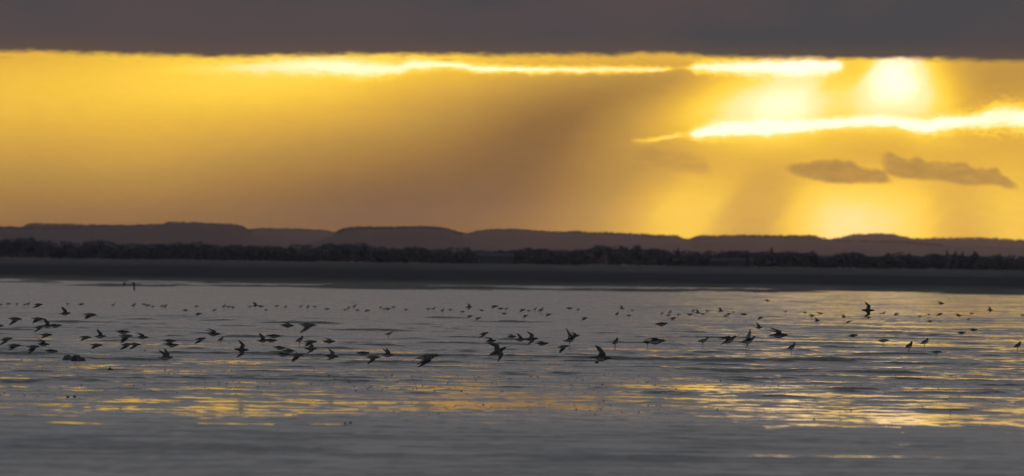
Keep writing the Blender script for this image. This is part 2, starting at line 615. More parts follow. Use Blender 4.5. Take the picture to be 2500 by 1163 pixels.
def relief(x, y):
    """height of the mud in metres; standing water lies at zero"""
    near = np.interp(y, [78, 90], [0.40, 1.0])
    big = 0.0045 * vnoise(x / 7.0, y / 14.0, 1) + 0.0050 * vnoise(x / 2.3 + 5, y / 4.0, 2) + 0.0050 * vnoise(x / 0.62, y / 1.5, 3)
    # ripple crests lie along the shore
    small = 0.0060 * vnoise(x / 0.95, y / 0.52, 4) + 0.0052 * vnoise(x / 0.40, y / 0.33, 5) + 0.0050 * vnoise(x / 0.11, y / 0.24, 6)
    h = big * near * np.interp(y, [84, 92, 170, 230], [.5, .5, .62, 1.0]) + small * (0.45 + 0.80 * near)
    # how far the tide has left each stretch
    lv = np.interp(y, [0, 60, 70, 77, 81, 84, 88, 98, 106, 125, 145, 180, 230, 320, 450, 640],
                   [.013, .013, .012, .011, .008, .003, -.0016, -.0014, .0014, .0022, .0020, .0004, -.002, -.005, -.010, -.014])
    lv = lv - 0.0028 * np.clip((x / np.maximum(y, 1) - .004) / .02, 0, 1) * np.interp(y, [84, 92, 150, 200], [0, 1, .8, .3])
    h = h + lv + 0.003 * vnoise(x / 5.0, y / 25.0, 9)
    h = h + 0.028 * np.maximum(0, vnoise(x / 1.1, y / 2.6, 17) + 0.5 * vnoise(x / 0.35, y / 1.0, 18) - 0.46) * np.interp(y, [92, 104, 190, 260], [0, 1, 1.3, 0])
    for cx, cy_, half, bh, d in BARW:
        w = 1.1 + 0.006 * d
        gx = np.abs((x - cx) / half) * (1 + 0.35 * vnoise(x / 0.45, y / 2.0 + cy_, 16))
        g = np.exp(-gx ** 3) * np.exp(-((y - cy_ - 0.5 * w * vnoise(x / 1.7, y * 0 + cy_, 12)) / w) ** 2)
        h = h + bh * g * (0.66 + 0.50 * vnoise(x / 0.8, y / 2.2, 13) + 0.30 * vnoise(x / 0.22, y / 0.9, 14))
    for cx, cy_, half, dep, d in POOLW:
        g = np.exp(-np.abs((x - cx) / half) ** 4) * np.exp(-((y - cy_ - 0.25 * vnoise(x / 0.6, y * 0 + cy_, 15)) / 0.42) ** 2)
        h = h - dep * g
    return h


def ground_columns(inner, n_in, outer, n_out):
    a = np.linspace(-inner, inner, n_in)
    k = inner + (outer - inner) * (np.linspace(0, 1, n_out + 1)[1:] ** 2.5)
    return np.concatenate([-k[::-1], a, k])


rows = np.concatenate([np.linspace(-60, 20, 8), np.linspace(26, 56, 14), 58 * (80 / 58) ** np.linspace(0, 1, 170), 80 * (200 / 80) ** np.linspace(0, 1, 900)[1:], 200 * (640 / 200) ** np.linspace(0, 1, 380)[1:]])
cols_fine = ground_columns(1.0, 600, 8.0, 24)
D = np.maximum(rows, 30)[:, None]
GX = cols_fine[None, :] * (0.068 * D)
GX[:, 0] -= 60
GX[:, -1] += 60
GY = np.repeat(rows[:, None], GX.shape[1], 1)
GZ = relief(GX, GY)
mud = mesh_object('mudflat', np.stack([GX, GY, GZ], -1).reshape(-1, 3), grid_faces(*GX.shape), MUD)
tag(mud, kind='structure')
wr = np.concatenate([np.linspace(-60, 40, 4), 50 * (760 / 50) ** np.linspace(0, 1, 30)])
wx = np.stack([np.linspace(-1, 1, 21) * (70 + 0.6 * max(d, 0)) for d in wr])
wv = np.stack([wx, np.repeat(wr[:, None], 21, 1), np.zeros_like(wx)], -1).reshape(-1, 3)
water = mesh_object('water', wv, grid_faces(*wx.shape), WATER)
tag(water, kind='structure')


# ================================================================== far shore: mud spits, saltmarsh, fields
def marsh_height(x, y):
    base = np.interp(y, [480, 560, 600, 640, 700, 900, 1500, 3000, 4200, 4900, 6500, 29500],
                     [-.30, -.060, -.035, -.015, .015, .26, .60, .9, 1.6, 3.4, 4.0, 6.0])
    k = np.interp(y, [500, 640, 800, 2000, 29500], [1, 1, .9, .7, 1.5])
    s = 0.110 * vnoise(x / 9.0, y / 30.0, 21) + 0.065 * vnoise(x / 2.6, y / 12.0, 22) + 0.05 * vnoise(x / 40.0, y / 50.0, 23) + 0.040 * vnoise(x / 1.3, y / 8.0, 24)
    creek = -0.14 * np.maximum(0, vnoise(x / 90.0, y / 60.0, 25) - 0.25) * np.interp(y, [600, 700, 1200, 1600], [0, 1, 1, 0])
    edge = 0.22 * np.clip((y - 880 - 40 * vnoise(x / 30.0, y * 0, 27)) / 12, 0, 1) + 0.25 * np.clip((y - 1900 - 150 * vnoise(x / 80.0, y * 0, 28)) / 30, 0, 1)
    return base + s * k + creek + edge


mrow = np.concatenate([500 * (1000 / 500) ** np.linspace(0, 1, 240), 1000 * (29500 / 1000) ** np.linspace(0, 1, 240)[1:]])
mcol = ground_columns(1.0, 320, 1.0001, 1)[1:-1]
mcol = np.concatenate([-(1 + np.array([6.0, 3.0, 1.5, .7, .3, .1])), mcol, 1 + np.array([.1, .3, .7, 1.5, 3.0, 6.0])])
MX = np.clip(mcol[None, :] * (0.07 * mrow[:, None]), -7600, 7600)
MX[:, :6] = np.maximum(MX[:, :6], -7600 - np.arange(6, 0, -1)[None, :] * 20)
MX = MX + np.linspace(-1, 1, MX.shape[1])[None, :] * 100 * (np.abs(mcol[None, :]) > 1.0)
MY = np.repeat(mrow[:, None], MX.shape[1], 1)
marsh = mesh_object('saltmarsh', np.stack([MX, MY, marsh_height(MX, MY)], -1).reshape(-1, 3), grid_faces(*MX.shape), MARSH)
tag(marsh, kind='structure')

# ================================================================== woods: many small leaf clumps
ICO_V = None


def ico():
    global ICO_V
    if ICO_V is None:
        p = (1 + 5 ** .5) / 2
        v = np.array([(-1, p, 0), (1, p, 0), (-1, -p, 0), (1, -p, 0), (0, -1, p), (0, 1, p), (0, -1, -p), (0, 1, -p), (p, 0, -1), (p, 0, 1), (-p, 0, -1), (-p, 0, 1)], float)
        v /= np.linalg.norm(v[0])
        f = np.array([(0, 11, 5), (0, 5, 1), (0, 1, 7), (0, 7, 10), (0, 10, 11), (1, 5, 9), (5, 11, 4), (11, 10, 2), (10, 7, 6), (7, 1, 8), (3, 9, 4), (3, 4, 2),
                      (3, 2, 6), (3, 6, 8), (3, 8, 9), (4, 9, 5), (2, 4, 11), (6, 2, 10), (8, 6, 7), (9, 8, 1)])
        ICO_V = (v, f)
    return ICO_V


def clumps(centres, radii, jitter=0.35, squash=0.85):
    v, f = ico()
    n = len(centres)
    vv = v[None] * (1 + jitter * (RNG.random((n, 12, 1)) * 2 - 1))
    th = RNG.random(n) * 6.283
    c, s = np.cos(th)[:, None], np.sin(th)[:, None]
    rot = np.stack([vv[..., 0] * c - vv[..., 1] * s, vv[..., 0] * s + vv[..., 1] * c, vv[..., 2] * squash], -1)
    pts = rot * radii[:, None, None] + centres[:, None, :]
    ff = f[None] + (np.arange(n) * 12)[:, None, None]
    return pts.reshape(-1, 3), ff.reshape(-1, 3)


def outline_world(pts, d):
    w = [at_depth(x, y, d) for x, y in pts]
    return np.array([p.x for p in w]), np.array([p.z for p in w])


def ridge(outline, d, depth, tree_px, seed, wood=True, density=1.0, gaps=0.0, span=None):
    """a long low hill whose wooded crest follows the outline; built at its own distance and full depth"""
    ox, oz = outline_world(outline, d)
    px = d / F                                     # metres per photograph pixel there
    tree = tree_px * px
    xs = np.linspace(ox.min() - 400, ox.max() + 400, 260)
    top = np.interp(xs, ox, oz - tree * 0.8)
    fade = np.clip((xs - xs[0]) / 400, 0, 1) * np.clip((xs[-1] - xs) / 400, 0, 1)
    ty = np.linspace(-1, 1, 25)
    prof = np.cos(ty * math.pi / 2) ** 1.3
    base = 1.0
    X = np.repeat(xs[None], 25, 0)
    Y = d + depth * ty[:, None] + 0.12 * depth * vnoise(X / 700.0, X * 0, seed)
    Z = base + (np.maximum(top - base, 4.0) * (0.25 + 0.75 * fade))[None] * prof[:, None] + (1 - np.abs(ty[:, None])) * 2.5 * vnoise(X / 180.0, Y / 300.0, seed + 1) * prof[:, None]
    Z[0] = Z[-1] = -1.5
    h = mesh_object('hills', np.stack([X, Y, Z], -1).reshape(-1, 3), grid_faces(*X.shape), HILL)
    tag(h, kind='structure')
    if wood:
        n = int((ox.max() - ox.min()) / (tree * 0.45) * density)
        cs, rs = [], []
        for layer in range(4):
            x0_, x1_ = (ox.min(), ox.max()) if span is None else [at_depth(q, 570, d).x for q in span]
            x = RNG.uniform(x0_, x1_, n)
            zt = np.interp(x, ox, oz)
            yy = d + 0.12 * depth * vnoise(x / 700.0, x * 0, seed) + RNG.uniform(-40, 40, n)
            r = tree * RNG.uniform(0.26, 0.46, n)
            z = zt - r * 0.8 - tree * layer * 0.24 - tree * 0.16 * np.abs(vnoise(x / (tree * 3.0), x * 0, seed + 5)) + tree * RNG.normal(0, 0.12, n)
            keep = vnoise(x / (tree * 9.0), x * 0, seed + 8) > (-1 + gaps * 2)
            cs.append(np.stack([x, yy, z], -1)[keep])
            rs.append(r[keep])
        v, f = clumps(np.concatenate(cs), np.concatenate(rs))
        w = mesh_object('woodland', v, f, WOOD)
        tag(w, kind='stuff')


ridge([(1900, 596), (1990, 588), (2040, 581), (2072, 574), (2085, 571), (2150, 569), (2188, 571), (2196, 575), (2214, 576), (2226, 581), (2290, 580),
       (2400, 579), (2470, 583), (2530, 587), (2640, 592)], 28200, 1000, 5, 40)
ridge([(-150, 555), (0, 552), (60, 554), (70, 546), (85, 544), (240, 548), (300, 551), (420, 558)], 26600, 1000, 6, 50)
ridge([(560, 572), (606, 560), (640, 557), (720, 558), (800, 562), (818, 566), (860, 570), (960, 575)], 25400, 1000, 5, 60, span=(606, 830))
ridge([(1020, 580), (1100, 572), (1122, 567), (1142, 568), (1172, 561), (1205, 558), (1262, 558), (1300, 561), (1350, 565), (1410, 563), (1432, 566), (1500, 567),
       (1570, 571), (1650, 574), (1668, 582), (1682, 583), (1697, 576), (1720, 573), (1760, 574), (1800, 573), (1890, 574), (1984, 574), (2000, 580), (2040, 586),
       (2100, 587), (2200, 588), (2300, 596), (2500, 603), (2640, 606)], 23200, 1000, 6, 70, span=(1110, 2300))
ridge([(-150, 554), (0, 553), (120, 554), (235, 553), (246, 549), (330, 549), (402, 547), (411, 542), (480, 542), (500, 545), (574, 547), (595, 552), (608, 561),
       (625, 573), (700, 590), (780, 602)], 20900, 950, 6, 80, span=(-150, 616))
ridge([(700, 598), (780, 580), (815, 568), (838, 557), (870, 553), (960, 553), (1030, 551), (1060, 553), (1100, 558), (1117, 565), (1140, 574), (1230, 592), (1330, 600)],
      18900, 900, 6, 90, span=(822, 1128))

# dark hedgerow belt of trees on the far shore, about five kilometres out
BELT = [(-120, 592), (0, 590), (75, 583), (120, 591), (140, 596), (170, 591), (200, 598), (240, 588), (280, 597), (400, 597), (510, 595), (560, 600), (700, 602), (840, 598),
        (890, 596), (920, 602), (980, 607), (1010, 604), (1050, 610), (1140, 608), (1152, 613), (1240, 612), (1290, 607), (1350, 611), (1420, 610), (1460, 603),
        (1550, 603), (1582, 608), (1640, 615), (1720, 619), (1760, 614), (1830, 617), (1880, 613), (1940, 616), (2000, 624), (2080, 618), (2120, 625), (2200, 622),
        (2260, 624), (2330, 620), (2420, 627), (2500, 627), (2640, 630)]


def belt(d, n, drop, seed):
    ox, oz = outline_world(BELT, d)
    cs, rs = [], []
    for layer in range(7):
        x = RNG.uniform(ox.min(), ox.max(), n)
        zt = np.interp(x, ox, oz) - drop
        g = marsh_height(x, np.full_like(x, d))
        zt = zt + 1.1 * vnoise(x / 11.0, x * 0, seed) + 0.7 * vnoise(x / 3.5, x * 0, seed + 1) - 0.5
        r = RNG.uniform(0.35, 0.95, n)
        z = g + (zt - g) * (1 - layer / 7.2) - r * 0.7
        cs.append(np.stack([x, d + RNG.uniform(-25, 25, n), z], -1))
        rs.append(r)
    v, f = clumps(np.concatenate(cs), np.concatenate(rs))
    w = mesh_object('woodland', v, f, BELTM)
    tag(w, kind='stuff')


belt(5150, 3600, 0.0, 100)
belt(5320, 1500, -0.6, 110)

# trees that stand clear of the belt, one by one
tree_mesh = {}


def tree_meshes(kind):
    if kind in tree_mesh:
        return tree_mesh[kind]
    n = 46
    t = RNG.random(n)
    th = RNG.random(n) * 6.283
    if kind == 'round':
        u = RNG.normal(size=(n, 3))
        u /= np.linalg.norm(u, axis=1)[:, None]
        c = u * (RNG.random((n, 1)) ** 0.4) * np.array([[.36, .36, .34]]) + np.array([[0, 0, .62]])
        r = RNG.uniform(.07, .14, n)
    elif kind == 'conical':
        c = np.stack([np.cos(th) * .30 * (1 - t) * RNG.random(n) ** .5, np.sin(th) * .30 * (1 - t) * RNG.random(n) ** .5, .14 + t * .80], -1)
        r = .045 + .07 * (1 - t)
    else:
        c = np.stack([np.cos(th) * .17 * RNG.random(n) ** .5, np.sin(th) * .17 * RNG.random(n) ** .5, .2 + t * .72], -1)
        r = RNG.uniform(.06, .10, n)
    v, f = clumps(c, r)
    crown = (v, f)
    ring, tv, tf = 7, [], []
    path = [(0, 0, -.05, .040), (.005, .004, .2, .030), (-.004, .006, .45, .022), (0, 0, .72, .010)]
    for (a, b, z, rr) in path:
        tv += [(a + rr * math.cos(k * 6.2832 / ring), b + rr * math.sin(k * 6.2832 / ring), z) for k in range(ring)]
    for q in range(len(path) - 1):
        tf += [(q * ring + k, q * ring + (k + 1) % ring, (q + 1) * ring + (k + 1) % ring, (q + 1) * ring + k) for k in range(ring)]
    for k in range(4):                                   # limbs
        an = k * 1.7
        b0 = len(tv)
        for s_, rr in ((0, .014), (1, .004)):
            cx_, cy_, cz_ = math.cos(an) * .2 * s_, math.sin(an) * .2 * s_, .35 + .08 * k + .2 * s_
            tv += [(cx_ + rr * math.cos(j * 2.0944), cy_ + rr * math.sin(j * 2.0944), cz_) for j in range(3)]
        tf += [(b0 + j, b0 + (j + 1) % 3, b0 + 3 + (j + 1) % 3, b0 + 3 + j) for j in range(3)]
    tree_mesh[kind] = (crown, (tv, tf), [None, None])
    return tree_mesh[kind]


def tree(x, ytop, wpx, kind, label, d=5060):
    top = at_depth(x, ytop, d)
    g = float(marsh_height(np.array([top.x]), np.array([float(d)]))[0])
    e = empty('tree', (top.x, d, g))
    h = top.z - g
    crown, trunk, cache = tree_meshes(kind)
    wid = wpx * d / F
    wk = {'round': .95, 'conical': .62, 'narrow': .46}[kind]
    for k, (nm, dat, mt) in enumerate((('crown', crown, BELTM), ('trunk', trunk, BARK))):
        if cache[k] is None:
            o = mesh_object(nm, dat[0], dat[1], mt, e)
            cache[k] = o.data
        else:
            o = bpy.data.objects.new(nm, cache[k])
            col.objects.link(o)
            o.parent = e
    e.scale = (wid / wk, wid / wk, h / .97)
    e.rotation_euler = (0, 0, x * 0.37)
    tag(e, label, 'tree', 'trees standing out along the far tree belt')


for a in [
    (75, 579, 40, 'round', 'broad round tree at the far left end of the dark tree belt'),
    (242, 585, 36, 'round', 'bushy tree in the belt under the long wooded hill, left side'),
    (845, 594, 30, 'round', 'low round tree in the belt under the left foot of the middle hill'),
    (888, 592, 30, 'round', 'wide tree rising from the belt below the middle wooded hill'),
    (1012, 601, 24, 'round', 'small tree standing out of the belt below the right half of the middle hill'),
    (1143, 603, 12, 'narrow', 'thin tree just left of the pale long shed in the tree belt'),
    (1462, 599, 32, 'round', 'round tree at the left end of the tallest belt clump, right of centre'),
    (1556, 598, 44, 'round', 'broad tree at the right end of the tallest belt clump, right of centre'),
    (1656, 604, 22, 'conical', 'lone dark conical tree pointing above the belt under the hill notch'),
    (1762, 610, 20, 'conical', 'pointed tree above the left end of the pale cottages'),
    (1783, 611, 14, 'narrow', 'slim tree directly behind the middle of the pale cottages'),
    (1822, 611, 18, 'round', 'small round tree above the right end of the pale cottages'),
    (1884, 604, 28, 'conical', 'tall dark tree right of the pale cottages, highest of the right hand belt'),
    (1922, 613, 22, 'round', 'low rounded tree just right of the tall dark tree beyond the cottages'),
    (1985, 612, 30, 'round', 'round tree standing left of the gap in the right hand belt'),
    (2060, 616, 34, 'round', 'wide low tree right of the belt gap, below the flat topped far wood'),
    (2166, 617, 26, 'round', 'dark tree below the right edge of the flat topped far wood'),
    (2218, 618, 20, 'round', 'small bushy tree between the dark tree and the row of pointed ones'),
    (2312, 610, 18, 'conical', 'pointed tree at the head of the thin trees near the right side'),
    (2331, 613, 10, 'narrow', 'first thin upright tree right of the pointed tree'),
    (2349, 615, 10, 'narrow', 'second thin upright tree, further right of the pointed tree'),
    (2380, 613, 26, 'round', 'round tree right of the thin upright trees near the right edge'),
    (2440, 620, 24, 'round', 'low tree near the right edge of the picture in the belt'),
]:
    tree(*a)


def box_mesh(x0, x1, y0, y1, z0, z1):
    v = [(x, y, z) for x in (x0, x1) for y in (y0, y1) for z in (z0, z1)]
    return v, [(0, 1, 3, 2), (4, 6, 7, 5), (0, 4, 5, 1), (2, 3, 7, 6), (0, 2, 6, 4), (1, 5, 7, 3)]


def house(name, x0, x1, ytop, d, label, cat, nbays, roof_share=.4):
    a, b = at_depth(x0, ytop, d), at_depth(x1, ytop, d)
    g = float(marsh_height(np.array([(a.x + b.x) / 2]), np.array([float(d)]))[0])
    w, h = b.x - a.x, (a.z + b.z) / 2 - g
    e = empty(name, ((a.x + b.x) / 2, d, g))
    eave = h * (1 - roof_share)
    dep = max(5.0, min(9.0, w * .6))
    mesh_object('wall', *box_mesh(-w / 2, w / 2, 0, dep, -.5, eave), WALLM, e, smooth=False)
    ov = .3
    rv = [(-w / 2 - ov, -ov, eave), (w / 2 + ov, -ov, eave), (w / 2 + ov, dep + ov, eave), (-w / 2 - ov, dep + ov, eave), (-w / 2 - ov, dep / 2, h), (w / 2 + ov, dep / 2, h)]
    mesh_object('roof', rv, [(0, 1, 5, 4), (2, 3, 4, 5), (0, 4, 3), (1, 2, 5), (0, 3, 2, 1)], ROOFM, e, smooth=False)
    for k in range(nbays):
        cx_ = -w / 2 + w * (k + .5) / nbays
        mesh_object('window', *box_mesh(cx_ - .45, cx_ + .45, -.04, .05, eave * .35, eave * .8), STAKE, e, smooth=False)
    tag(e, label, cat)
    return e


house('shed', 1166, 1252, 618, 4960, 'pale long shed half lost in the dark tree belt near the centre', 'shed', 4, .30)
house('cottage', 1735, 1752, 630, 4900, 'leftmost of the pale cottages in front of the tree belt', 'house', 2)['group'] = 'pale cottages before the belt'
house('cottage', 1758, 1778, 630, 4905, 'pale cottage second from the left in the belt row', 'house', 2)['group'] = 'pale cottages before the belt'
house('cottage', 1782, 1818, 630, 4895, 'longest of the pale cottages in the row before the belt', 'house', 3)['group'] = 'pale cottages before the belt'
house('cottage', 1829, 1838, 630, 4900, 'smallest pale cottage, standing apart at the right end of the row', 'house', 1)['group'] = 'pale cottages before the belt'


# ================================================================== stakes, mud lumps, specks
def stake(x, ytop, ybase, wpx, label, lean):
    g = on_ground(x, ybase)
    h = (ybase - ytop) * g.y / F
    r = wpx * g.y / F / 2
    v, f, ring = [], [], 9
    prof = [(-.25, .8), (0, .85), (.35, .75), (.62, .8), (.7, 1.15), (.93, 1.25), (1.0, .9)]
    for (t, s) in prof:
        for k in range(ring):
            a = k * 6.2832 / ring
            q = r * s * (1 + .12 * math.sin(3 * a + t * 5))
            v.append((q * math.cos(a) + lean * h * t, q * math.sin(a), h * t))
    for i in range(len(prof) - 1):
        f += [(i * ring + k, i * ring + (k + 1) % ring, (i + 1) * ring + (k + 1) % ring, (i + 1) * ring + k) for k in range(ring)]
    f.append(tuple(range((len(prof) - 1) * ring, len(prof) * ring)))
    o = mesh_object('stake', v, f, STAKE)
    o.location = (g.x, g.y, 0)
    tag(o, label, 'stake', 'stakes by the far mud bank')


stake(328, 689, 709, 5, 'taller dark stake leaning at the edge of the far mud bank on the left', -.10)
stake(303, 690, 699, 5, 'short stubby stake just left of the taller one by the far bank', .05)


def lump(name, parts, label, seed, group=None):
    """one clump of mud: bumps = (x, y_top, y_base, width px)"""
    allv, allf = [], []
    base = on_ground(parts[0][0], parts[0][2])
    for q, (x, yt, yb, w) in enumerate(parts):
        g = on_ground(x, yb)
        r, h = w * g.y / F / 2, (yb - yt) * g.y / F
        nr, ns = 9, 16
        b0 = len(allv)
        for i in range(nr):
            for k in range(ns):
                a = k * 6.2832 / ns
                ph = i / (nr - 1) * math.pi / 2
                nz = 1 + .30 * float(vnoise(np.array([math.cos(a) * 1.7 + seed + q * 9]), np.array([math.sin(a) * 1.7 + i * .5]), seed)[0]) \
                    + .12 * float(vnoise(np.array([math.cos(a) * 5 + seed]), np.array([math.sin(a) * 5 + i * 1.3]), seed + 3)[0])
                rad = r * math.cos(ph) ** .75 * nz
                allv.append((g.x - base.x + rad * math.cos(a), g.y - base.y + rad * math.sin(a) * 1.1, -.025 + (h + .025) * math.sin(ph) * (.7 + .3 * nz)))
        for i in range(nr - 1):
            allf += [(b0 + i * ns + k, b0 + i * ns + (k + 1) % ns, b0 + (i + 1) * ns + (k + 1) % ns, b0 + (i + 1) * ns + k) for k in range(ns)]
    o = mesh_object(name, allv, allf, CLOD)
    o.location = base
    tag(o, label, 'mud lump', group)


lump('mud_clump', [(166, 868, 881, 30)], 'left hump of the black mud clump under the flock on the left', 3, 'lumps of mud on the flat')
lump('mud_clump', [(186, 867, 882, 27)], 'middle hump of the black mud clump under the flock on the left', 4, 'lumps of mud on the flat')
lump('mud_clump', [(201, 873, 882, 20)], 'low right hump of the black mud clump under the flock on the left', 6, 'lumps of mud on the flat')
lump('mud_clump', [(269, 899, 906, 13)], 'small black mud lump alone, below and right of the three humped clump', 5, 'lumps of mud on the flat')
lump('mud_clump', [(165, 967, 971, 10)], 'left one of two tiny mud lumps on the golden band, lower left', 7, 'lumps of mud on the flat')
lump('mud_clump', [(182, 966, 971, 8)], 'right one of two tiny mud lumps on the golden band, lower left', 9, 'lumps of mud on the flat')
lump('mud_clump', [(856, 1030, 1036, 10)], 'black rounded lump on the bare grey foreground mud, left of centre', 11, 'lumps of mud on the flat')
lump('mud_clump', [(842, 1031, 1035, 7)], 'flat little lump touching the left side of the foreground lump', 13, 'lumps of mud on the flat')
lump('mud_clump', [(1457, 881, 888, 9)], 'small dark lump under the large wader with raised wings', 15, 'lumps of mud on the flat')

# worm casts and bits of weed strewn over the flat: past counting
ns_ = 6500
d_ = 1.0 / RNG.triangular(1 / 190.0, 1 / 128.0, 1 / 84.0, ns_)
x_ = RNG.uniform(-1, 1, ns_) * 0.066 * d_
keep = vnoise(x_ / 3.0, d_ / 9.0, 31) + RNG.uniform(-.6, .6, ns_) > -.1
x_, d_ = x_[keep], d_[keep]
r_ = np.minimum(RNG.gamma(1.6, 0.0019, len(x_)) + 0.0025, 0.011)
z_ = np.maximum(relief(x_, d_), 0.0) + r_ * 0.3
v, f = clumps(np.stack([x_, d_, z_], -1), r_, .4, .75)
specks = mesh_object('worm_casts', v, f, CLOD)
tag(specks, kind='stuff')


# ================================================================== birds
BACK = material('grey_brown_plumage', m_plain((0.030, 0.028, 0.026), (0.060, 0.055, 0.050), 22.0, 0.9, 0.05))
BELLY = material('pale_belly_plumage', m_plain((0.22, 0.22, 0.225), (0.33, 0.325, 0.32), 16.0, 0.9, 0.05))
UNDER = material('grey_underwing', m_plain((0.07, 0.07, 0.072), (0.13, 0.13, 0.13), 30.0, 0.9, 0.05))
BREAST = material('dusky_breast_plumage', m_plain((0.07, 0.067, 0.064), (0.12, 0.115, 0.11), 26.0, 0.9, 0.05))
BILLM = material('dark_horn', m_plain((0.015, 0.014, 0.013), (0.03, 0.027, 0.024), 40.0, 0.5))
LEGM = material('dark_leg_skin', m_plain((0.03, 0.028, 0.024), (0.05, 0.046, 0.04), 40.0, 0.6))
SEG = 12

FLY_BODY = [  # x, z, half width, half height; body length is one unit
    (-.500, .004, .030, .006), (-.470, .004, .062, .010), (-.380, .000, .060, .024), (-.290, -.006, .075, .048), (-.200, -.012, .094, .076), (-.110, -.015, .108, .096),
    (-.040, -.014, .114, .106), (.030, -.012, .115, .108), (.100, -.006, .110, .102), (.170, .002, .098, .092), (.235, .014, .078, .076), (.290, .024, .060, .062),
    (.335, .031, .054, .056), (.385, .036, .056, .056), (.430, .034, .050, .049), (.468, .028, .034, .033), (.490, .023, .016, .015)]
FLY_BODY = [(x, z * 1.15, w * 1.30, h * (1.42 if x < .3 else 1.30)) for x, z, w, h in FLY_BODY]
WROOT = (5, 9)     # rings joined by the wing root


def tube(path, seg=6, cap=True):
    """path = [(point, radius)]"""
    v, f = [], []
    for i, (p, r) in enumerate(path):
        p = Vector(p)
        a = Vector(path[max(0, i - 1)][0])
        b = Vector(path[min(len(path) - 1, i + 1)][0])
        d = (b - a).normalized()
        s_ = d.cross(Vector((0, 1, 0.03))).normalized()
        t_ = d.cross(s_)
        for k in range(seg):
            an = k * 2 * math.pi / seg
            v.append(p + s_ * math.cos(an) * r + t_ * math.sin(an) * r)
    for i in range(len(path) - 1):
        for k in range(seg):
            f.append((i * seg + k, i * seg + (k + 1) % seg, (i + 1) * seg + (k + 1) % seg, (i + 1) * seg + k))
    if cap:
        f.append(tuple(range(seg))[::-1])
        f.append(tuple(range((len(path) - 1) * seg, len(path) * seg)))
    return v, f


def flying_body(wl, wr, span=1.0, stretch=1.0):
    """one continuous skin: body with both wings grown out of it.
    wl / wr = (inner elevation, outer elevation, inner sweep back, outer sweep back) in degrees, left (+y) and right wing"""
    v, f, mi = [], [], []
    n = len(FLY_BODY)
    for (x, z, w, h) in FLY_BODY:
        for k in range(SEG):
            a = k * 2 * math.pi / SEG
            v.append((x * stretch, w * math.cos(a), z + h * math.sin(a)))
    side = {0: 1, 1: 5}          # faces between k, k+1 on either flank, just above the middle: removed for the wing roots
    holes = {0: 0, 1: 5}
    for i in range(n - 1):
        for k in range(SEG):
            if WROOT[0] <= i < WROOT[1] and k in (0, 5):
                continue
            f.append((i * SEG + k, (i + 1) * SEG + k, (i + 1) * SEG + (k + 1) % SEG, i * SEG + (k + 1) % SEG))
            low = 6 <= k <= 11
            x = FLY_BODY[i][0]
            mi.append((3 if x > .12 else 1) if low and x < .40 and x > -.45 else 0)
    f.append(tuple(range(SEG)))
    mi.append(0)
    f.append(tuple(range((n - 1) * SEG, n * SEG))[::-1])
    mi.append(0)
    i0, i1 = WROOT
    cnt = i1 - i0 + 1
    for sgn, pose in ((1, wl), (-1, wr)):
        e1, e2, s1, s2 = [math.radians(q) for q in pose]
        if sgn > 0:
            up_loop = [i * SEG + 1 for i in range(i1, i0 - 1, -1)]      # leading edge first
            lo_loop = [i * SEG + 0 for i in range(i1, i0 - 1, -1)]
        else:
            up_loop = [i * SEG + 5 for i in range(i1, i0 - 1, -1)]
            lo_loop = [i * SEG + 6 for i in range(i1, i0 - 1, -1)]
        root = Vector((.08 * stretch, sgn * .10, .025))
        # (distance along wing, chord, forward offset of the leading edge)
        secs = [(.08, .300, .010), (.17, .300, .040), (.25, .295, .055), (.31, .285, .050), (.39, .265, .015), (.47, .235, -.035), (.55, .195, -.090), (.63, .145, -.150),
                (.69, .090, -.210), (.74, .025, -.270)]
        pos = root.copy()
        last = 0.0
        prev_u, prev_l = up_loop, lo_loop
        for j, (t, ch, lead) in enumerate(secs):
            t *= span
            e, s_ = (e1, s1) if t <= .31 * span else (e2, s2)
            d = Vector((-math.sin(s_) , sgn * math.cos(e) * math.cos(s_), math.sin(e) * math.cos(s_)))
            pos = pos + d * (t - last)
            last = t
            nrm = Vector((0, -sgn * math.sin(e), math.cos(e)))
            th = .030 * (1 - t / (1.0 * span)) + .005
            us, ls = [], []
            rot_ = s_ * .35
            for q in range(cnt):
                u = q / (cnt - 1)
                cx_ = (.14 + lead) - u * ch
                camber = .030 * math.sin(math.pi * min(1, u * 1.1)) * ch / .27
                prof = math.sin(math.pi * (u ** .6)) * th + .0015
                back = 0.0
                if t > .31 * span and u > .5:
                    back = -.02 * ((j * 3) % 2)                        # stepped primaries
                p = pos + Vector((cx_ - .08 + back, 0, 0)) + d * (-(u - .3) * ch * math.sin(rot_)) * (1 if t > .31 * span else .5)
                us.append(len(v))
                v.append(tuple(p + nrm * (camber + prof)))
                ls.append(len(v))
                v.append(tuple(p + nrm * (camber - prof)))
            for q in range(cnt - 1):
                a = (prev_u[q], prev_u[q + 1], us[q + 1], us[q])
                b = (prev_l[q + 1], prev_l[q], ls[q], ls[q + 1])
                f.append(a if sgn > 0 else a[::-1])
                mi.append(0)
                f.append(b if sgn > 0 else b[::-1])
                mi.append(2)
            for q in (0, cnt - 1):
                c = (prev_u[q], us[q], ls[q], prev_l[q])
                f.append(c if (sgn > 0) == (q == 0) else c[::-1])
                mi.append(0)
            prev_u, prev_l = us, ls
        tip = tuple(prev_u) + tuple(prev_l[::-1])
        f.append(tip if sgn < 0 else tip[::-1])
        mi.append(0)
    return v, f, mi


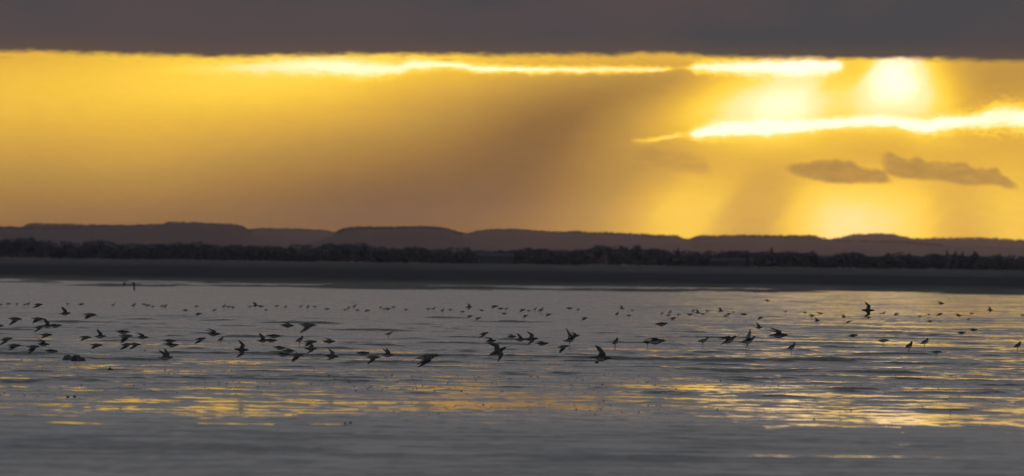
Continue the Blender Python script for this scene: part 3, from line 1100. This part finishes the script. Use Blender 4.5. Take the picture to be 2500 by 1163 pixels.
def loft(rings, seg=SEG):
    """rings = [(centre, tangent, half width, half height)] in the x-z plane"""
    v, f = [], []
    for (c, t, w, h) in rings:
        t = Vector(t).normalized()
        up = Vector((-t.z, 0, t.x))
        for k in range(seg):
            a = k * 2 * math.pi / seg
            v.append(tuple(Vector(c) + Vector((0, 1, 0)) * w * math.cos(a) + up * h * math.sin(a)))
    n = len(rings)
    for i in range(n - 1):
        for k in range(seg):
            f.append((i * seg + k, (i + 1) * seg + k, (i + 1) * seg + (k + 1) % seg, i * seg + (k + 1) % seg))
    f.append(tuple(range(seg)))
    f.append(tuple(range((n - 1) * seg, n * seg))[::-1])
    return v, f


# standing waders: total height with legs is one unit
STAND = {
    # hunched, plump
    'hunched': [((-.46, 0, .42), (1, 0, .25), .020, .012), ((-.38, 0, .45), (1, 0, .3), .055, .035), ((-.26, 0, .50), (1, 0, .35), .10, .085), ((-.12, 0, .56), (1, 0, .38), .150, .150),
                ((.02, 0, .61), (1, 0, .42), .175, .185), ((.14, 0, .66), (1, 0, .55), .165, .180), ((.22, 0, .73), (.8, 0, .8), .130, .140), ((.25, 0, .81), (.45, 0, 1), .100, .110),
                ((.265, 0, .88), (.3, 0, 1), .090, .100), ((.275, 0, .945), (.3, 0, 1), .070, .080), ((.28, 0, .985), (.3, 0, 1), .030, .035)],
    # level, feeding or walking
    'level': [((-.56, 0, .50), (1, 0, .12), .020, .010), ((-.46, 0, .52), (1, 0, .12), .055, .030), ((-.32, 0, .54), (1, 0, .12), .100, .075), ((-.16, 0, .565), (1, 0, .14), .145, .125),
              ((.0, 0, .585), (1, 0, .18), .165, .150), ((.14, 0, .615), (1, 0, .3), .150, .140), ((.25, 0, .67), (1, 0, .6), .110, .105), ((.31, 0, .74), (.8, 0, .9), .080, .082),
              ((.355, 0, .81), (.7, 0, .8), .072, .076), ((.40, 0, .86), (.9, 0, .5), .068, .070), ((.455, 0, .875), (1, 0, .0), .052, .052), ((.50, 0, .87), (1, 0, -.1), .022, .022)],
    # head drawn in, bill down
    'low': [((-.60, 0, .60), (1, 0, -.05), .020, .010), ((-.50, 0, .605), (1, 0, -.03), .060, .035), ((-.34, 0, .605), (1, 0, 0), .115, .085), ((-.16, 0, .60), (1, 0, 0), .160, .140),
            ((.02, 0, .60), (1, 0, .02), .175, .160), ((.18, 0, .61), (1, 0, .05), .155, .145), ((.30, 0, .63), (1, 0, .1), .115, .110), ((.40, 0, .645), (1, 0, 0), .085, .088),
            ((.47, 0, .64), (1, 0, -.1), .075, .078), ((.53, 0, .625), (1, 0, -.3), .055, .055), ((.57, 0, .605), (1, 0, -.5), .022, .022)],
}
BILL_ROOT = {'hunched': ((.31, 0, .90), (1, 0, -.12)), 'level': ((.50, 0, .868), (1, 0, -.22)), 'low': ((.565, 0, .607), (1, 0, -.6))}
LEGS = {'hunched': ((.02, .45), 0.0), 'level': ((.0, .46), .0), 'low': ((.0, .47), .0)}

mesh_cache = {}


def cached(key, name, data, mat=None, mats=None, midx=None, parent=None):
    if key in mesh_cache:
        o = bpy.data.objects.new(name, mesh_cache[key])
        col.objects.link(o)
        o.parent = parent
        return o
    o = mesh_object(name, data()[0] if callable(data) else data[0], data()[1] if callable(data) else data[1], mat, parent, True, mats, midx)
    mesh_cache[key] = o.data
    return o


# wing poses: (left/far or near wing) inner elevation, outer elevation, inner sweep, outer sweep
WINGS = {
    'down': ((-38, -72, 4, 26), (-38, -72, 4, 26)),
    'low': ((-14, -58, 2, 34), (-16, -62, 2, 34)),
    'downback': ((-46, -64, 16, 50), (-46, -66, 16, 52)),
    'up': ((52, 84, 0, 18), (50, 80, 0, 14)),
    'upvee': ((48, 66, 2, 30), (58, 80, -4, 8)),
    'upback': ((42, 58, 10, 62), (40, 52, 12, 66)),
    'flat': ((10, -6, 4, 44), (12, -8, 4, 46)),
    'glide': ((16, -24, 14, 62), (14, -28, 16, 64)),
    'spread': ((14, 4, -2, 24), (12, 2, -2, 24)),
    'folded': ((22, -30, 26, 76), (20, -34, 28, 78)),
}


def bill_path(long):
    if long:
        return [((.485, 0, .022), .016), ((.60, 0, .014), .011), ((.78, 0, .004), .008), ((.93, 0, .002), .006)]
    return [((.485, 0, .021), .014), ((.54, 0, .014), .010), ((.61, 0, .001), .006)]


def flyer(x, y, length, pose, label, group, yaw=0, pitch=0, bank=0, long=False, real=None, parts=True, clear=.10, legs=False):
    """length = bill tip to tail tip in photograph pixels; placed where that size puts it, always clear of the mud"""
    unit_len = 1.43 if long else 1.11
    real = real or (.40 if long else .205)
    length *= 1.10              # metres, bill included
    d = F * real / length
    vis = max(abs(math.cos(math.radians(yaw))), .55)
    d *= vis
    p = at_depth(x, y, d)
    if p.z < clear + .04:                               # would touch the ground: bring it nearer
        r = ray(x, y)
        k = (clear + .04 - CAM_H) / r.z
        p = Vector((r.x * k, r.y * k, clear + .04))
        real *= p.y / d
    s_ = real / unit_len
    wl, wr = WINGS[pose]
    e = empty('wader', p) if parts else None
    if pose not in mesh_cache:
        v, f, mi = flying_body(wl, wr, .86)
        o = mesh_object('body' if parts else 'wader', v, f, None, e, True, [BACK, BELLY, UNDER, BREAST], mi)
        mesh_cache[pose] = o.data
    else:
        o = bpy.data.objects.new('body' if parts else 'wader', mesh_cache[pose])
        col.objects.link(o)
        o.parent = e
    root = e or o
    if not parts:
        o.location = p
    else:
        cached('bill_long' if long else 'bill_short', 'bill', tube(bill_path(long), 7), BILLM, parent=e)
        if long or legs:
            for sg in (1, -1):
                b = cached('trailing_leg%d' % sg, 'leg', tube([((-.24, sg * .022, -.05), .014), ((-.42, sg * .024, -.035), .010), ((-.56, sg * .022, -.03), .008), ((-.63, sg * .02, -.04), .006)], 5), LEGM, parent=e)
    root.rotation_mode = 'XYZ'
    m_ = Matrix.Rotation(math.radians(yaw), 4, 'Z') @ Matrix.Rotation(math.radians(-pitch), 4, 'Y') @ Matrix.Rotation(math.radians(bank), 4, 'X')
    root.rotation_euler = m_.to_euler('XYZ')
    root.scale = (s_, s_, s_)
    tag(root, label, 'bird', group)
    return root


def stander(x, yfoot, height, kind, label, group, yaw=0, long=False, parts=True, stride=.06, wings=None, pitch=0):
    """height = feet to crown in photograph pixels, standing on the mud"""
    g = on_ground(x, yfoot)
    zg = max(0.0, float(relief(np.array([g.x]), np.array([g.y]))[0]))
    s_ = height * 1.06 * g.y / F
    rings = STAND[kind]
    e = empty('wader', (g.x, g.y, zg - .004)) if parts else None

    def body():
        v, f = loft(rings)
        return v, f
    n = len(rings)
    mi = []
    for i in range(n - 1):
        for k in range(SEG):
            mi.append(0 if (k < 6 or i > n - 4) else (1 if i < n * .55 else 3))
    mi += [0, 0]
    bp, bd = BILL_ROOT[kind]
    bp, bd = Vector(bp), Vector(bd).normalized()
    bl = .50 if long else .17
    bill = tube([(bp - bd * .03, .026), (bp + bd * bl * .5, .016), (bp + bd * bl, .008)], 6)
    (lx, lz), _ = LEGS[kind]

    def leg(sg):
        kx = lx - .045 + sg * stride * .3
        fx = lx + sg * stride
        pth = [((lx, sg * .055, lz), .030), ((lx + sg * stride * .2, sg * .055, lz - .08), .020), ((kx, sg * .055, .24), .016), ((fx, sg * .055, .03), .013), ((fx + .005, sg * .055, .004), .014)]
        v, f = tube(pth, 5)
        b0 = len(v)
        for an in (-.5, 0, .5):                          # three front toes
            c_, s2 = math.cos(an), math.sin(an)
            q = len(v)
            v += [Vector((fx, sg * .055 - .008, .012)), Vector((fx, sg * .055 + .008, .012)), Vector((fx + .09 * c_, sg * .055 + .09 * s2, .004)), Vector((fx, sg * .055, -.004))]
            f += [(q, q + 1, q + 2), (q + 1, q + 3, q + 2), (q + 3, q, q + 2), (q, q + 3, q + 1)]
        return v, f
    if parts:
        key = 'stand_' + kind
        if key in mesh_cache:
            o = bpy.data.objects.new('body', mesh_cache[key])
            col.objects.link(o)
            o.parent = e
        else:
            v, f = body()
            o = mesh_object('body', v, f, None, e, True, [BACK, BELLY, UNDER, BREAST], mi)
            mesh_cache[key] = o.data
        cached('sbill_%s_%d' % (kind, long), 'bill', bill, BILLM, parent=e)
        for sg in (1, -1):
            cached('sleg_%s_%d_%.2f' % (kind, sg, stride), 'leg', leg(sg), LEGM, parent=e)
        if wings:
            for sg, (e1, e2, sb) in ((1, wings[0]), (-1, wings[1])):
                wv, wf = raised_wing(sg, e1, e2, sb)
                o = mesh_object('wing', wv, wf, UNDER, e)
        root = e
    else:
        key = 'far_' + kind
        if key in mesh_cache:
            o = bpy.data.objects.new('wader', mesh_cache[key])
            col.objects.link(o)
        else:
            v, f = body()
            m2 = list(mi)
            for (pv, pf), mm in ((bill, 4), (leg(1), 5), (leg(-1), 5)):
                b0 = len(v)
                v = list(v) + [tuple(q) for q in pv]
                f = list(f) + [tuple(q + b0 for q in ff) for ff in pf]
                m2 += [mm] * len(pf)
            o = mesh_object('wader', v, f, None, None, True, [BACK, BELLY, UNDER, BREAST, BILLM, LEGM], m2)
            mesh_cache[key] = o.data
        o.location = (g.x, g.y, zg - .004)
        root = o
    root.rotation_euler = (0, -math.radians(pitch), math.radians(yaw))
    root.scale = (s_, s_, s_)
    tag(root, label, 'bird', group)
    return root


def raised_wing(sg, e1, e2, sb):
    """wing of a bird just landing, lifted off the back"""
    v, f = [], []
    e1, e2, sb = [math.radians(q) for q in (e1, e2, sb)]
    pos = Vector((.10, sg * .12, .66))
    last = 0
    secs = [(0, .30, .0), (.14, .30, .03), (.28, .27, .05), (.40, .24, .03), (.55, .19, -.04), (.70, .13, -.11), (.82, .07, -.19), (.90, .015, -.26)]
    for (t, ch, lead) in secs:
        e = e1 if t <= .30 else e2
        k = 0 if t <= .30 else sb
        d = Vector((-math.sin(k), sg * math.cos(e) * math.cos(k), math.sin(e) * math.cos(k)))
        pos = pos + d * (t - last)
        last = t
        nrm = Vector((0, -sg * math.sin(e), math.cos(e)))
        for q in range(5):
            u = q / 4
            for sd in (1, -1):
                v.append(pos + Vector((.08 + lead - u * ch, 0, 0)) + nrm * (sd * (.012 * math.sin(math.pi * u ** .6) + .003)))
    for i in range(len(secs) - 1):
        a, b = i * 10, (i + 1) * 10
        for q in range(4):
            f.append((a + 2 * q, a + 2 * q + 2, b + 2 * q + 2, b + 2 * q))
            f.append((a + 2 * q + 3, a + 2 * q + 1, b + 2 * q + 1, b + 2 * q + 3))
        f.append((a, b, b + 1, a + 1))
        f.append((a + 9, b + 9, b + 8, a + 8))
    f.append((0, 1, 3, 5, 7, 9, 8, 6, 4, 2))
    z = (len(secs) - 1) * 10
    f.append((z, z + 2, z + 4, z + 6, z + 8, z + 9, z + 7, z + 5, z + 3, z + 1))
    return v, f


G_FLOCK = 'small waders flying low over the mudflat'
G_BIG = 'long billed waders'
G_STAND = 'small waders standing on the wet mud'
G_FAR = 'far waders strung along the back of the flat'

# ------------------------------------------------ the flying flock, left to right
FLOCK = [
    # x, y, length px, pose, yaw, pitch, bank, label
    (-8, 796, 33, 'glide', 0, -3, 0, 'bird cut by the left edge, only its head showing, above the lower far left flyer'),
    (36, 779, 34, 'down', 8, -6, -6, 'wader at far left with both wings pressed down, level with the knot of four'),
    (14, 829, 33, 'downback', 8, 6, -6, 'lower far left flyer, wings swept down and back, close to the picture edge'),
    (34, 844, 34, 'low', 0, -4, -10, 'flyer under the far left one, near wing hanging straight down to a point'),
    (92, 779, 32, 'low', 5, -6, -10, 'top bird of the tight knot of four at the left, wing pointing down'),
    (115, 796, 30, 'up', 0, 0, 8, 'bird with one wing raised across the middle of the tight knot at the left'),
    (96, 799, 28, 'downback', 5, 8, -4, 'rear bird of the tight knot at the left, short wing below the body'),
    (135, 796, 31, 'folded', 0, 2, 0, 'leading bird of the tight knot at the left, wings closed along its back'),
    (158, 766, 29, 'up', 0, 2, 6, 'upper left bird with one tall wing straight up like a sail'),
    (219, 769, 34, 'low', 0, -5, -8, 'lone upper left flyer right of the one with the tall sail wing'),
    (112, 818, 31, 'low', 0, -3, 0, 'flyer below the tight knot at the left, short wing hanging beneath the body'),
    (80, 847, 34, 'down', 0, -2, -14, 'low left flyer with one long straight wing pointing at the mud'),
    (105, 841, 31, 'upback', 0, -4, 12, 'bird behind the long winged low flyer, its wing thrown up and backward'),
    (125, 858, 33, 'glide', 0, -2, -4, 'flat gliding bird just above the mud, above and left of the black clump'),
    (208, 824, 29, 'low', 4, -4, -6, 'small flyer left of the one with a thin upright wing, wing tip down'),
    (244, 822, 30, 'up', 0, 0, 4, 'pale bird with a thin upright wing, left of the clump of five flyers'),
    (235, 843, 32, 'low', 0, -4, -4, 'lone flyer under the bird with the thin upright wing, stubby lowered wing'),
    (300, 811, 33, 'glide', 0, -2, -4, 'top bird of the stacked group at left, wings arched over its back'),
    (306, 821, 36, 'down', 0, -2, -10, 'large winged bird in the middle of the stacked group at left'),
    (308, 842, 31, 'downback', 3, 2, -8, 'rear low bird of the stacked group at left, wing dragging behind'),
    (329, 841, 29, 'down', 10, -8, -6, 'front low bird of the stacked group at left, both wings hanging down'),
    (347, 824, 30, 'upback', 0, -4, 6, 'bird leading the stacked group at left, short wing flicked up behind'),
    (404, 874, 36, 'upvee', 20, 0, 0, 'dark bird flapping with raised wings right beside the mud, right of the black clump'),
    (414, 833, 31, 'flat', 0, -2, 6, 'upper bird of the close pair left of centre left, wings level'),
    (419, 843, 35, 'folded', 0, -2, 0, 'lower bird of the close pair at left, streamlined with wings closed'),
    (489, 828, 29, 'downback', 6, 4, -8, 'small flyer with two thin lowered wings, right of the close pair'),
    (521, 816, 34, 'upback', 0, -4, 10, 'bird with its wing cocked up and back above the tiny standing bird'),
    (590, 854, 35, 'spread', 0, -4, 62, 'banking bird, one wing up and one down, alone below the middle of the left half'),
    (641, 832, 30, 'up', 0, 2, 10, 'bird with one broad upright wing at the back of a trio, left of centre'),
    (668, 821, 33, 'glide', 0, -2, 0, 'top bird of the trio left of centre, gliding with flat wings'),
    (662, 832, 30, 'folded', 0, 0, 0, 'front low bird of the trio left of centre, wings tucked'),
    (701, 795, 34, 'flat', 0, -6, 14, 'upper flyer left of the large drooping winged bird, blunt raised wing'),
    (750, 794, 44, 'down', 6, -5, -4, 'larger flyer with two long drooping wings, highest in the left centre group'),
    (757, 835, 34, 'low', 0, -3, -8, 'flyer in front of the standing bird left of centre, wing straight down'),
    (803, 834, 32, 'flat', 0, -4, 16, 'flyer with a stubby split wing lifted, right of the standing bird left of centre'),
    (759, 852, 31, 'spread', 0, -3, 40, 'flyer tilting its wings just under the wing tip of the bird above it'),
    (683, 850, 31, 'glide', 0, -4, -6, 'upper rear bird of the low trio left of centre, wings arched'),
    (704, 857, 32, 'flat', 0, -4, 12, 'front bird of the low trio left of centre, short wing lifted'),
    (691, 866, 35, 'folded', 0, -2, 0, 'lowest bird of the low trio left of centre, skimming the dark mud bank'),
    (724, 868, 34, 'down', 0, -2, -8, 'bird over the dark mud bank with one long wing reaching down, left of centre'),
    (809, 870, 35, 'spread', 0, -8, 34, 'pale bellied bird tipping sideways over the dark bank, left of the glider'),
    (886, 863, 33, 'glide', 0, 1, -4, 'flat glider over the dark bank, left of the bird with long dangling wings'),
    (910, 873, 36, 'down', 4, -2, -6, 'bird over the dark bank near the middle with two dangling wings, the near one long'),
    (946, 868, 30, 'upvee', 8, -2, 0, 'bird behind the long dangling winged one, blunt wings lifted, half lost against the bank'),
    (1181, 815, 25, 'downback', 0, 8, -4, 'small drab flyer nose up, above the large wader with stretched wings'),
    (1198, 833, 27, 'upback', 0, 2, 10, 'small flyer with wing laid back, just above the large wader with stretched wings'),
    (1249, 822, 24, 'flat', 6, -3, 10, 'small flyer at the rear of the four just right of centre'),
    (1270, 830, 27, 'up', 0, 2, 4, 'bird with one upright pointed wing in the four just right of centre'),
    (1297, 828, 34, 'spread', 0, 2, 42, 'tilting bird with a trailing lower wing in the four just right of centre'),
    (1323, 839, 32, 'glide', 0, -2, 6, 'front low glider of the four just right of centre'),
    (1404, 820, 23, 'upback', 0, 4, 8, 'small flyer above the bird landing with a lifted wing, right of centre'),
    (1374, 847, 30, 'down', 0, 5, -10, 'flyer with one wing pointing down, under the bird landing with a lifted wing'),
    (1615, 792, 31, 'glide', 0, 4, -4, 'lone glider high over the long billed bird, right of the middle'),
    (1852, 800, 21, 'up', 0, 0, 4, 'dark bird with one tall thin wing upright, alone over the gold water'),
    (2119, 758, 31, 'spread', 0, -2, 66, 'pale bellied wader turning on its side, one wing up and one below, upper right'),
    (2083, 820, 25, 'folded', 0, 6, 0, 'small lone bird nose up with wings closed, between the two rows on the right'),
    (2348, 813, 23, 'folded', 0, 6, 0, 'left bird of the low pair at the right, wings closed'),
    (2376, 806, 21, 'flat', 10, 0, 10, 'right bird of the low pair at the right, short wings half open'),
]
for (x, y, L, pose, yaw, pitch, bank, lab) in FLOCK:
    flyer(x, y, L, pose, lab, G_FLOCK, yaw, pitch, bank)

# ------------------------------------------------ long billed waders
BIG = [
    (1044, 872, 70, 'downback', 0, 6, -10, 'large long billed wader with dark drooping wings over the bank, left of the middle'),
    (1216, 858, 56, 'spread', 8, 24, 52, 'large long billed wader climbing with wings stretched, one up and one down, near the middle'),
    (1467, 874, 66, 'upvee', 0, -6, 10, 'large long billed wader with both wings raised in a tall vee, skimming the bank'),
    (1600, 834, 62, 'glide', 0, 2, -12, 'long billed wader gliding with a hunched wing, in front of a standing bird'),
    (1780, 831, 54, 'upback', 0, 26, 4, 'long billed wader rearing up to land, tail down and wing swept over its back'),
    (1901, 819, 58, 'upback', 0, -2, 8, 'long billed wader in level flight with one wing folded back, over the gold water'),
]
for (x, y, L, pose, yaw, pitch, bank, lab) in BIG:
    flyer(x, y, L, pose, lab, G_BIG, yaw, pitch, bank, long=True)

# ------------------------------------------------ standing birds
ST = [
    (539, 840, 18, 'hunched', 20, False, .05, 'tiny hunched bird standing alone left of centre, below two flyers'),
    (731, 847, 26, 'hunched', 30, False, .05, 'plump bird standing on the mud left of centre between the flying birds'),
    (949, 826, 18, 'level', 0, True, .07, 'long billed bird walking on the mud, left of the middle'),
    (1502, 852, 27, 'hunched', 55, False, .05, 'dark plump bird standing with its back turned, right of the large vee winged wader'),
    (1581, 851, 25, 'low', 20, False, .05, 'standing bird half hidden behind the gliding long billed wader'),
    (1716, 848, 26, 'level', 0, False, .12, 'bird striding with its legs apart, left of the rearing long billed wader'),
    (1932, 864, 26, 'hunched', 15, False, .05, 'slim legged bird standing over gold streaks above the long dark bank'),
    (2156, 849, 24, 'low', 10, False, .07, 'bird leaning low with level back, leftmost of the standing group at the right'),
    (2219, 866, 28, 'hunched', 40, False, .05, 'round dark bird on thin legs in the middle of the standing group at right'),
    (2257, 851, 25, 'hunched', 0, False, .07, 'heavy dark bird leaning forward, upper right of the round one on the bar'),
    (2286, 873, 21, 'low', -5, False, .07, 'lowest of the standing group at the right, bill pointing down to the mud'),
    (2484, 860, 26, 'hunched', 30, False, .05, 'round bird standing alone at the right edge of the picture'),
]
for (x, yf, h, kind, yaw, lg, stride, lab) in ST:
    stander(x, yf, h, kind, lab, G_STAND, yaw, lg, True, stride)
stander(1391, 851, 32, 'level', 'bird just landing on long legs with one wing still lifted, right of centre', G_STAND, 20, False, True, .07, wings=((58, 74, 8), (40, 35, 40)))
stander(1825, 856, 36, 'level', 'pale bird landing on spread legs with a wing thrown up in front and one behind', G_STAND, 10, False, True, .14, wings=((62, 66, -32), (30, 12, 62)))

# ------------------------------------------------ the far row: x, y, kind, length px, label
FAR = [
    (2, 744, 's', 9, 'far bird cut by the left edge in the back row'),
    (20, 743, 's', 10, 'far bird second from the left edge in the back row'),
    (41, 742, 's', 9, 'far bird third from the left edge, alone in the back row'),
    (60, 744, 's', 9, 'left bird of the touching pair near the left end of the back row'),
    (69, 743, 's', 9, 'right bird of the touching pair near the left end of the back row'),
    (93, 744, 'downback', 22, 'far flyer with arched wings at the left end of the back row'),
    (165, 742, 's', 9, 'far bird standing just above the tall sail winged flyer on the left'),
    (198, 743, 'glide', 16, 'far bird gliding above the lone upper left flyer'),
    (276, 745, 's', 10, 'far bird standing alone between the glider and the far cluster of four on the left'),
    (326, 747, 's', 10, 'leftmost of the far cluster of four under the stakes'),
    (351, 743, 's', 9, 'second bird of the far cluster of four under the stakes'),
    (360, 747, 's', 11, 'third and largest bird of the far cluster of four under the stakes'),
    (373, 748, 's', 8, 'rightmost of the far cluster of four under the stakes'),
    (395, 747, 's', 9, 'left bird of the far pair right of the cluster under the stakes'),
    (403, 749, 's', 9, 'right bird of the far pair right of the cluster under the stakes'),
    (453, 758, 'flat', 15, 'blurred far flyer left of the small drooping winged one'),
    (479, 748, 's', 9, 'far bird standing above the small drooping winged flyer'),
    (485, 766, 'low', 17, 'small far flyer with a drooping wing, below the left part of the back row'),
    (523, 758, 's', 10, 'upright far bird standing lower than its neighbours, left part of the back row'),
    (546, 749, 's', 9, 'first of three evenly spaced far birds in the left centre of the back row'),
    (557, 749, 's', 9, 'middle of three evenly spaced far birds in the left centre of the back row'),
    (568, 751, 's', 10, 'last of three evenly spaced far birds in the left centre of the back row'),
    (609, 748, 's', 8, 'far bird just left of the dark flapping pair in the back row'),
    (623, 747, 'up', 16, 'far bird with a wing flicked up, left of the dark flapping pair'),
    (636, 748, 'glide', 16, 'far bird gliding, right of the dark flapping pair'),
    (649, 757, 's', 9, 'far bird standing just below the dark flapping pair'),
    (675, 747, 's', 9, 'far bird next after the flapping pair in the back row'),
    (697, 749, 's', 9, 'far bird above the blunt winged upper flyer in the back row'),
    (734, 748, 's', 9, 'left of the loose far trio above the larger drooping winged flyer'),
    (751, 751, 's', 9, 'middle of the loose far trio above the larger drooping winged flyer'),
    (768, 748, 's', 8, 'right of the loose far trio above the larger drooping winged flyer'),
    (799, 755, 'folded', 13, 'low far bird with a flat shape between the loose trio and the far four'),
    (842, 755, 's', 8, 'first of the far four left of the middle'),
    (851, 752, 's', 10, 'second of the far four left of the middle'),
    (865, 749, 's', 9, 'highest of the far four left of the middle'),
    (873, 758, 's', 10, 'lowest of the far four left of the middle'),
    (897, 758, 'low', 14, 'stout far flyer after the far four left of the middle'),
    (929, 750, 's', 8, 'left bird of the far group round the small diving flyer'),
    (938, 754, 's', 9, 'far bird touching the tail of the small diving flyer'),
    (948, 754, 'low', 14, 'small far flyer with its wing straight down, left of the middle'),
    (960, 750, 's', 9, 'right bird of the far group round the small diving flyer'),
    (991, 756, 's', 9, 'lonely far bird in the gap at the middle of the back row'),
    (1045, 754, 's', 9, 'left of the far pair at the middle of the back row'),
    (1058, 754, 's', 10, 'right of the far pair at the middle of the back row'),
    (1080, 759, 's', 9, 'far bird a little lower right of the middle pair'),
    (1099, 756, 's', 9, 'far bird between the middle pair and the far flappers'),
    (1129, 762, 's', 10, 'lower far bird below and left of the far flapper'),
    (1145, 750, 'spread', 17, 'far flapper with tilted wings above the two small drooping flyers'),
    (1176, 758, 'folded', 13, 'thin far glider between the two far flappers near the middle'),
    (1147, 772, 'low', 16, 'left one of two small drooping winged flyers below the far row, middle'),
    (1167, 777, 'low', 16, 'right one of two small drooping winged flyers below the far row, middle'),
    (1207, 748, 'low', 19, 'dark far flyer with its wing hanging, topmost right of the middle'),
    (1222, 754, 'folded', 15, 'far bird gliding right behind the dark hanging winged flyer'),
    (1235, 754, 's', 9, 'far bird in front of the glider right of the middle'),
    (1231, 766, 'folded', 14, 'slanting far bird below the glider right of the middle'),
    (1275, 757, 'low', 17, 'far flyer with long hanging wing, upper of the two stacked right of the middle'),
    (1282, 771, 'down', 15, 'far flyer with both wings down, lower of the two stacked right of the middle'),
    (1290, 758, 's', 8, 'tiny far bird in front of the stacked flyers right of the middle'),
    (1306, 756, 's', 11, 'upper of two blurred far birds before the drooping flyer right of the middle'),
    (1320, 761, 's', 12, 'lower of two blurred far birds before the drooping flyer right of the middle'),
    (1339, 768, 'downback', 16, 'far flyer drooping its wings left of the lone long gliding one'),
    (1390, 753, 'glide', 17, 'lone long far glider on bare water right of the middle'),
    (1411, 756, 's', 9, 'far bird just right of the lone long glider'),
    (1427, 777, 'downback', 16, 'lone far flyer with two lowered wings, below the lone long glider'),
    (1506, 769, 's', 10, 'lower left of the loose far square of four birds'),
    (1518, 754, 'upvee', 14, 'upper left of the loose far square of four, wings in a small vee'),
    (1544, 757, 's', 8, 'upper right of the loose far square of four birds'),
    (1535, 771, 's', 10, 'lower right of the loose far square of four birds'),
    (1616, 765, 's', 9, 'left end bird of the crowded far row over the first gold streaks'),
    (1635, 764, 's', 9, 'upper bird of the stacked far pair over the first gold streaks'),
    (1631, 771, 's', 10, 'lower bird of the stacked far pair over the first gold streaks'),
    (1643, 777, 'low', 17, 'far flyer with a long wing down below the stacked far pair'),
    (1656, 768, 's', 9, 'far bird right of the stacked pair over the first gold streaks'),
    (1684, 768, 'folded', 16, 'far bird lying flat like a spindle left of the sail winged far flyer'),
    (1692, 759, 's', 8, 'small far bird above the flat spindle one'),
    (1703, 764, 'up', 15, 'far flyer with a small sail wing in the crowded far row'),
    (1716, 767, 'folded', 12, 'far bird right under the nose of the small sail winged one'),
    (1727, 760, 's', 10, 'far bird alone between the two sail winged far flyers'),
    (1759, 760, 'upvee', 16, 'far flyer with two raised wings, tallest in the crowded far row'),
    (1772, 772, 'folded', 13, 'lower of the overlapping far pair right of the tallest vee'),
    (1779, 766, 'low', 13, 'upper of the overlapping far pair right of the tallest vee'),
    (1790, 760, 's', 7, 'tiny far bird above the overlapping far pair'),
    (1816, 768, 'glide', 18, 'long flat far glider at the right end of the crowded far row'),
    (1856, 776, 'low', 16, 'far flyer with a downward wing just above the tall thin winged dark bird'),
    (1873, 734, 'folded', 14, 'lone bird far back near the shore line, above all others on the right'),
    (1918, 761, 's', 9, 'far bird alone right of the lone high one'),
    (1965, 763, 's', 9, 'far bird above the wing raised pair on the right'),
    (1982, 772, 'upback', 15, 'upper flyer of the wing raised far pair on the right'),
    (1994, 784, 'up', 16, 'lower flyer of the wing raised far pair on the right'),
    (2002, 765, 'folded', 15, 'flat far glider right of the wing raised pair'),
    (2060, 775, 'upvee', 13, 'far bird showing a neat vee of wings, left of the large turning wader'),
    (2071, 786, 'low', 15, 'small far flyer below the neat vee, left of the large turning wader'),
    (2121, 775, 'downback', 15, 'small far bird half hidden under the lower wing of the large turning wader'),
    (2149, 765, 's', 8, 'left of the joined far pair right of the large turning wader'),
    (2157, 765, 's', 8, 'right of the joined far pair right of the large turning wader'),
    (2188, 767, 'low', 15, 'far flyer with a hooked wing right of the joined far pair'),
    (2245, 773, 's', 10, 'dark far bird on the left of the scattered right hand group'),
    (2267, 767, 's', 8, 'small far bird left of the hook winged far flyer at the right'),
    (2294, 767, 'low', 16, 'hook winged far flyer in the middle of the scattered right hand group'),
    (2270, 785, 'flat', 16, 'lowest flyer of the scattered right hand group'),
    (2297, 742, 'upback', 17, 'highest far flyer on the right, wings thrown up as it turns down'),
    (2340, 771, 'upback', 16, 'far flyer with a lifted wing right of the hook winged one'),
    (2365, 778, 's', 8, 'small far bird standing below the short winged flyer at the right'),
    (2373, 766, 'flat', 13, 'short winged far flyer toward the right end of the far row'),
    (2417, 757, 'spread', 16, 'far flyer turning with short wings, near the right end and higher than its neighbours'),
    (2496, 770, 's', 9, 'far bird cut by the right edge of the picture'),
]
kinds = ['low', 'level', 'low', 'hunched', 'low']
for q, (x, y, kind, L, lab) in enumerate(FAR):
    if kind == 's':
        stander(x, y + 7, L * {'low': 1.22, 'level': 1.2, 'hunched': 1.4}[kinds[(q * 7) % 5]], kinds[(q * 7) % 5], lab, G_FAR, (q * 53) % 110 - 50, False, False)
    else:
        bk = {'spread': 45, 'low': -8, 'flat': 12, 'upback': 8}.get(kind, 0)
        flyer(x, y, L, kind, lab, G_FAR, (q * 31) % 40 - 14, (q * 17) % 12 - 5, bk, parts=False, clear=.06)
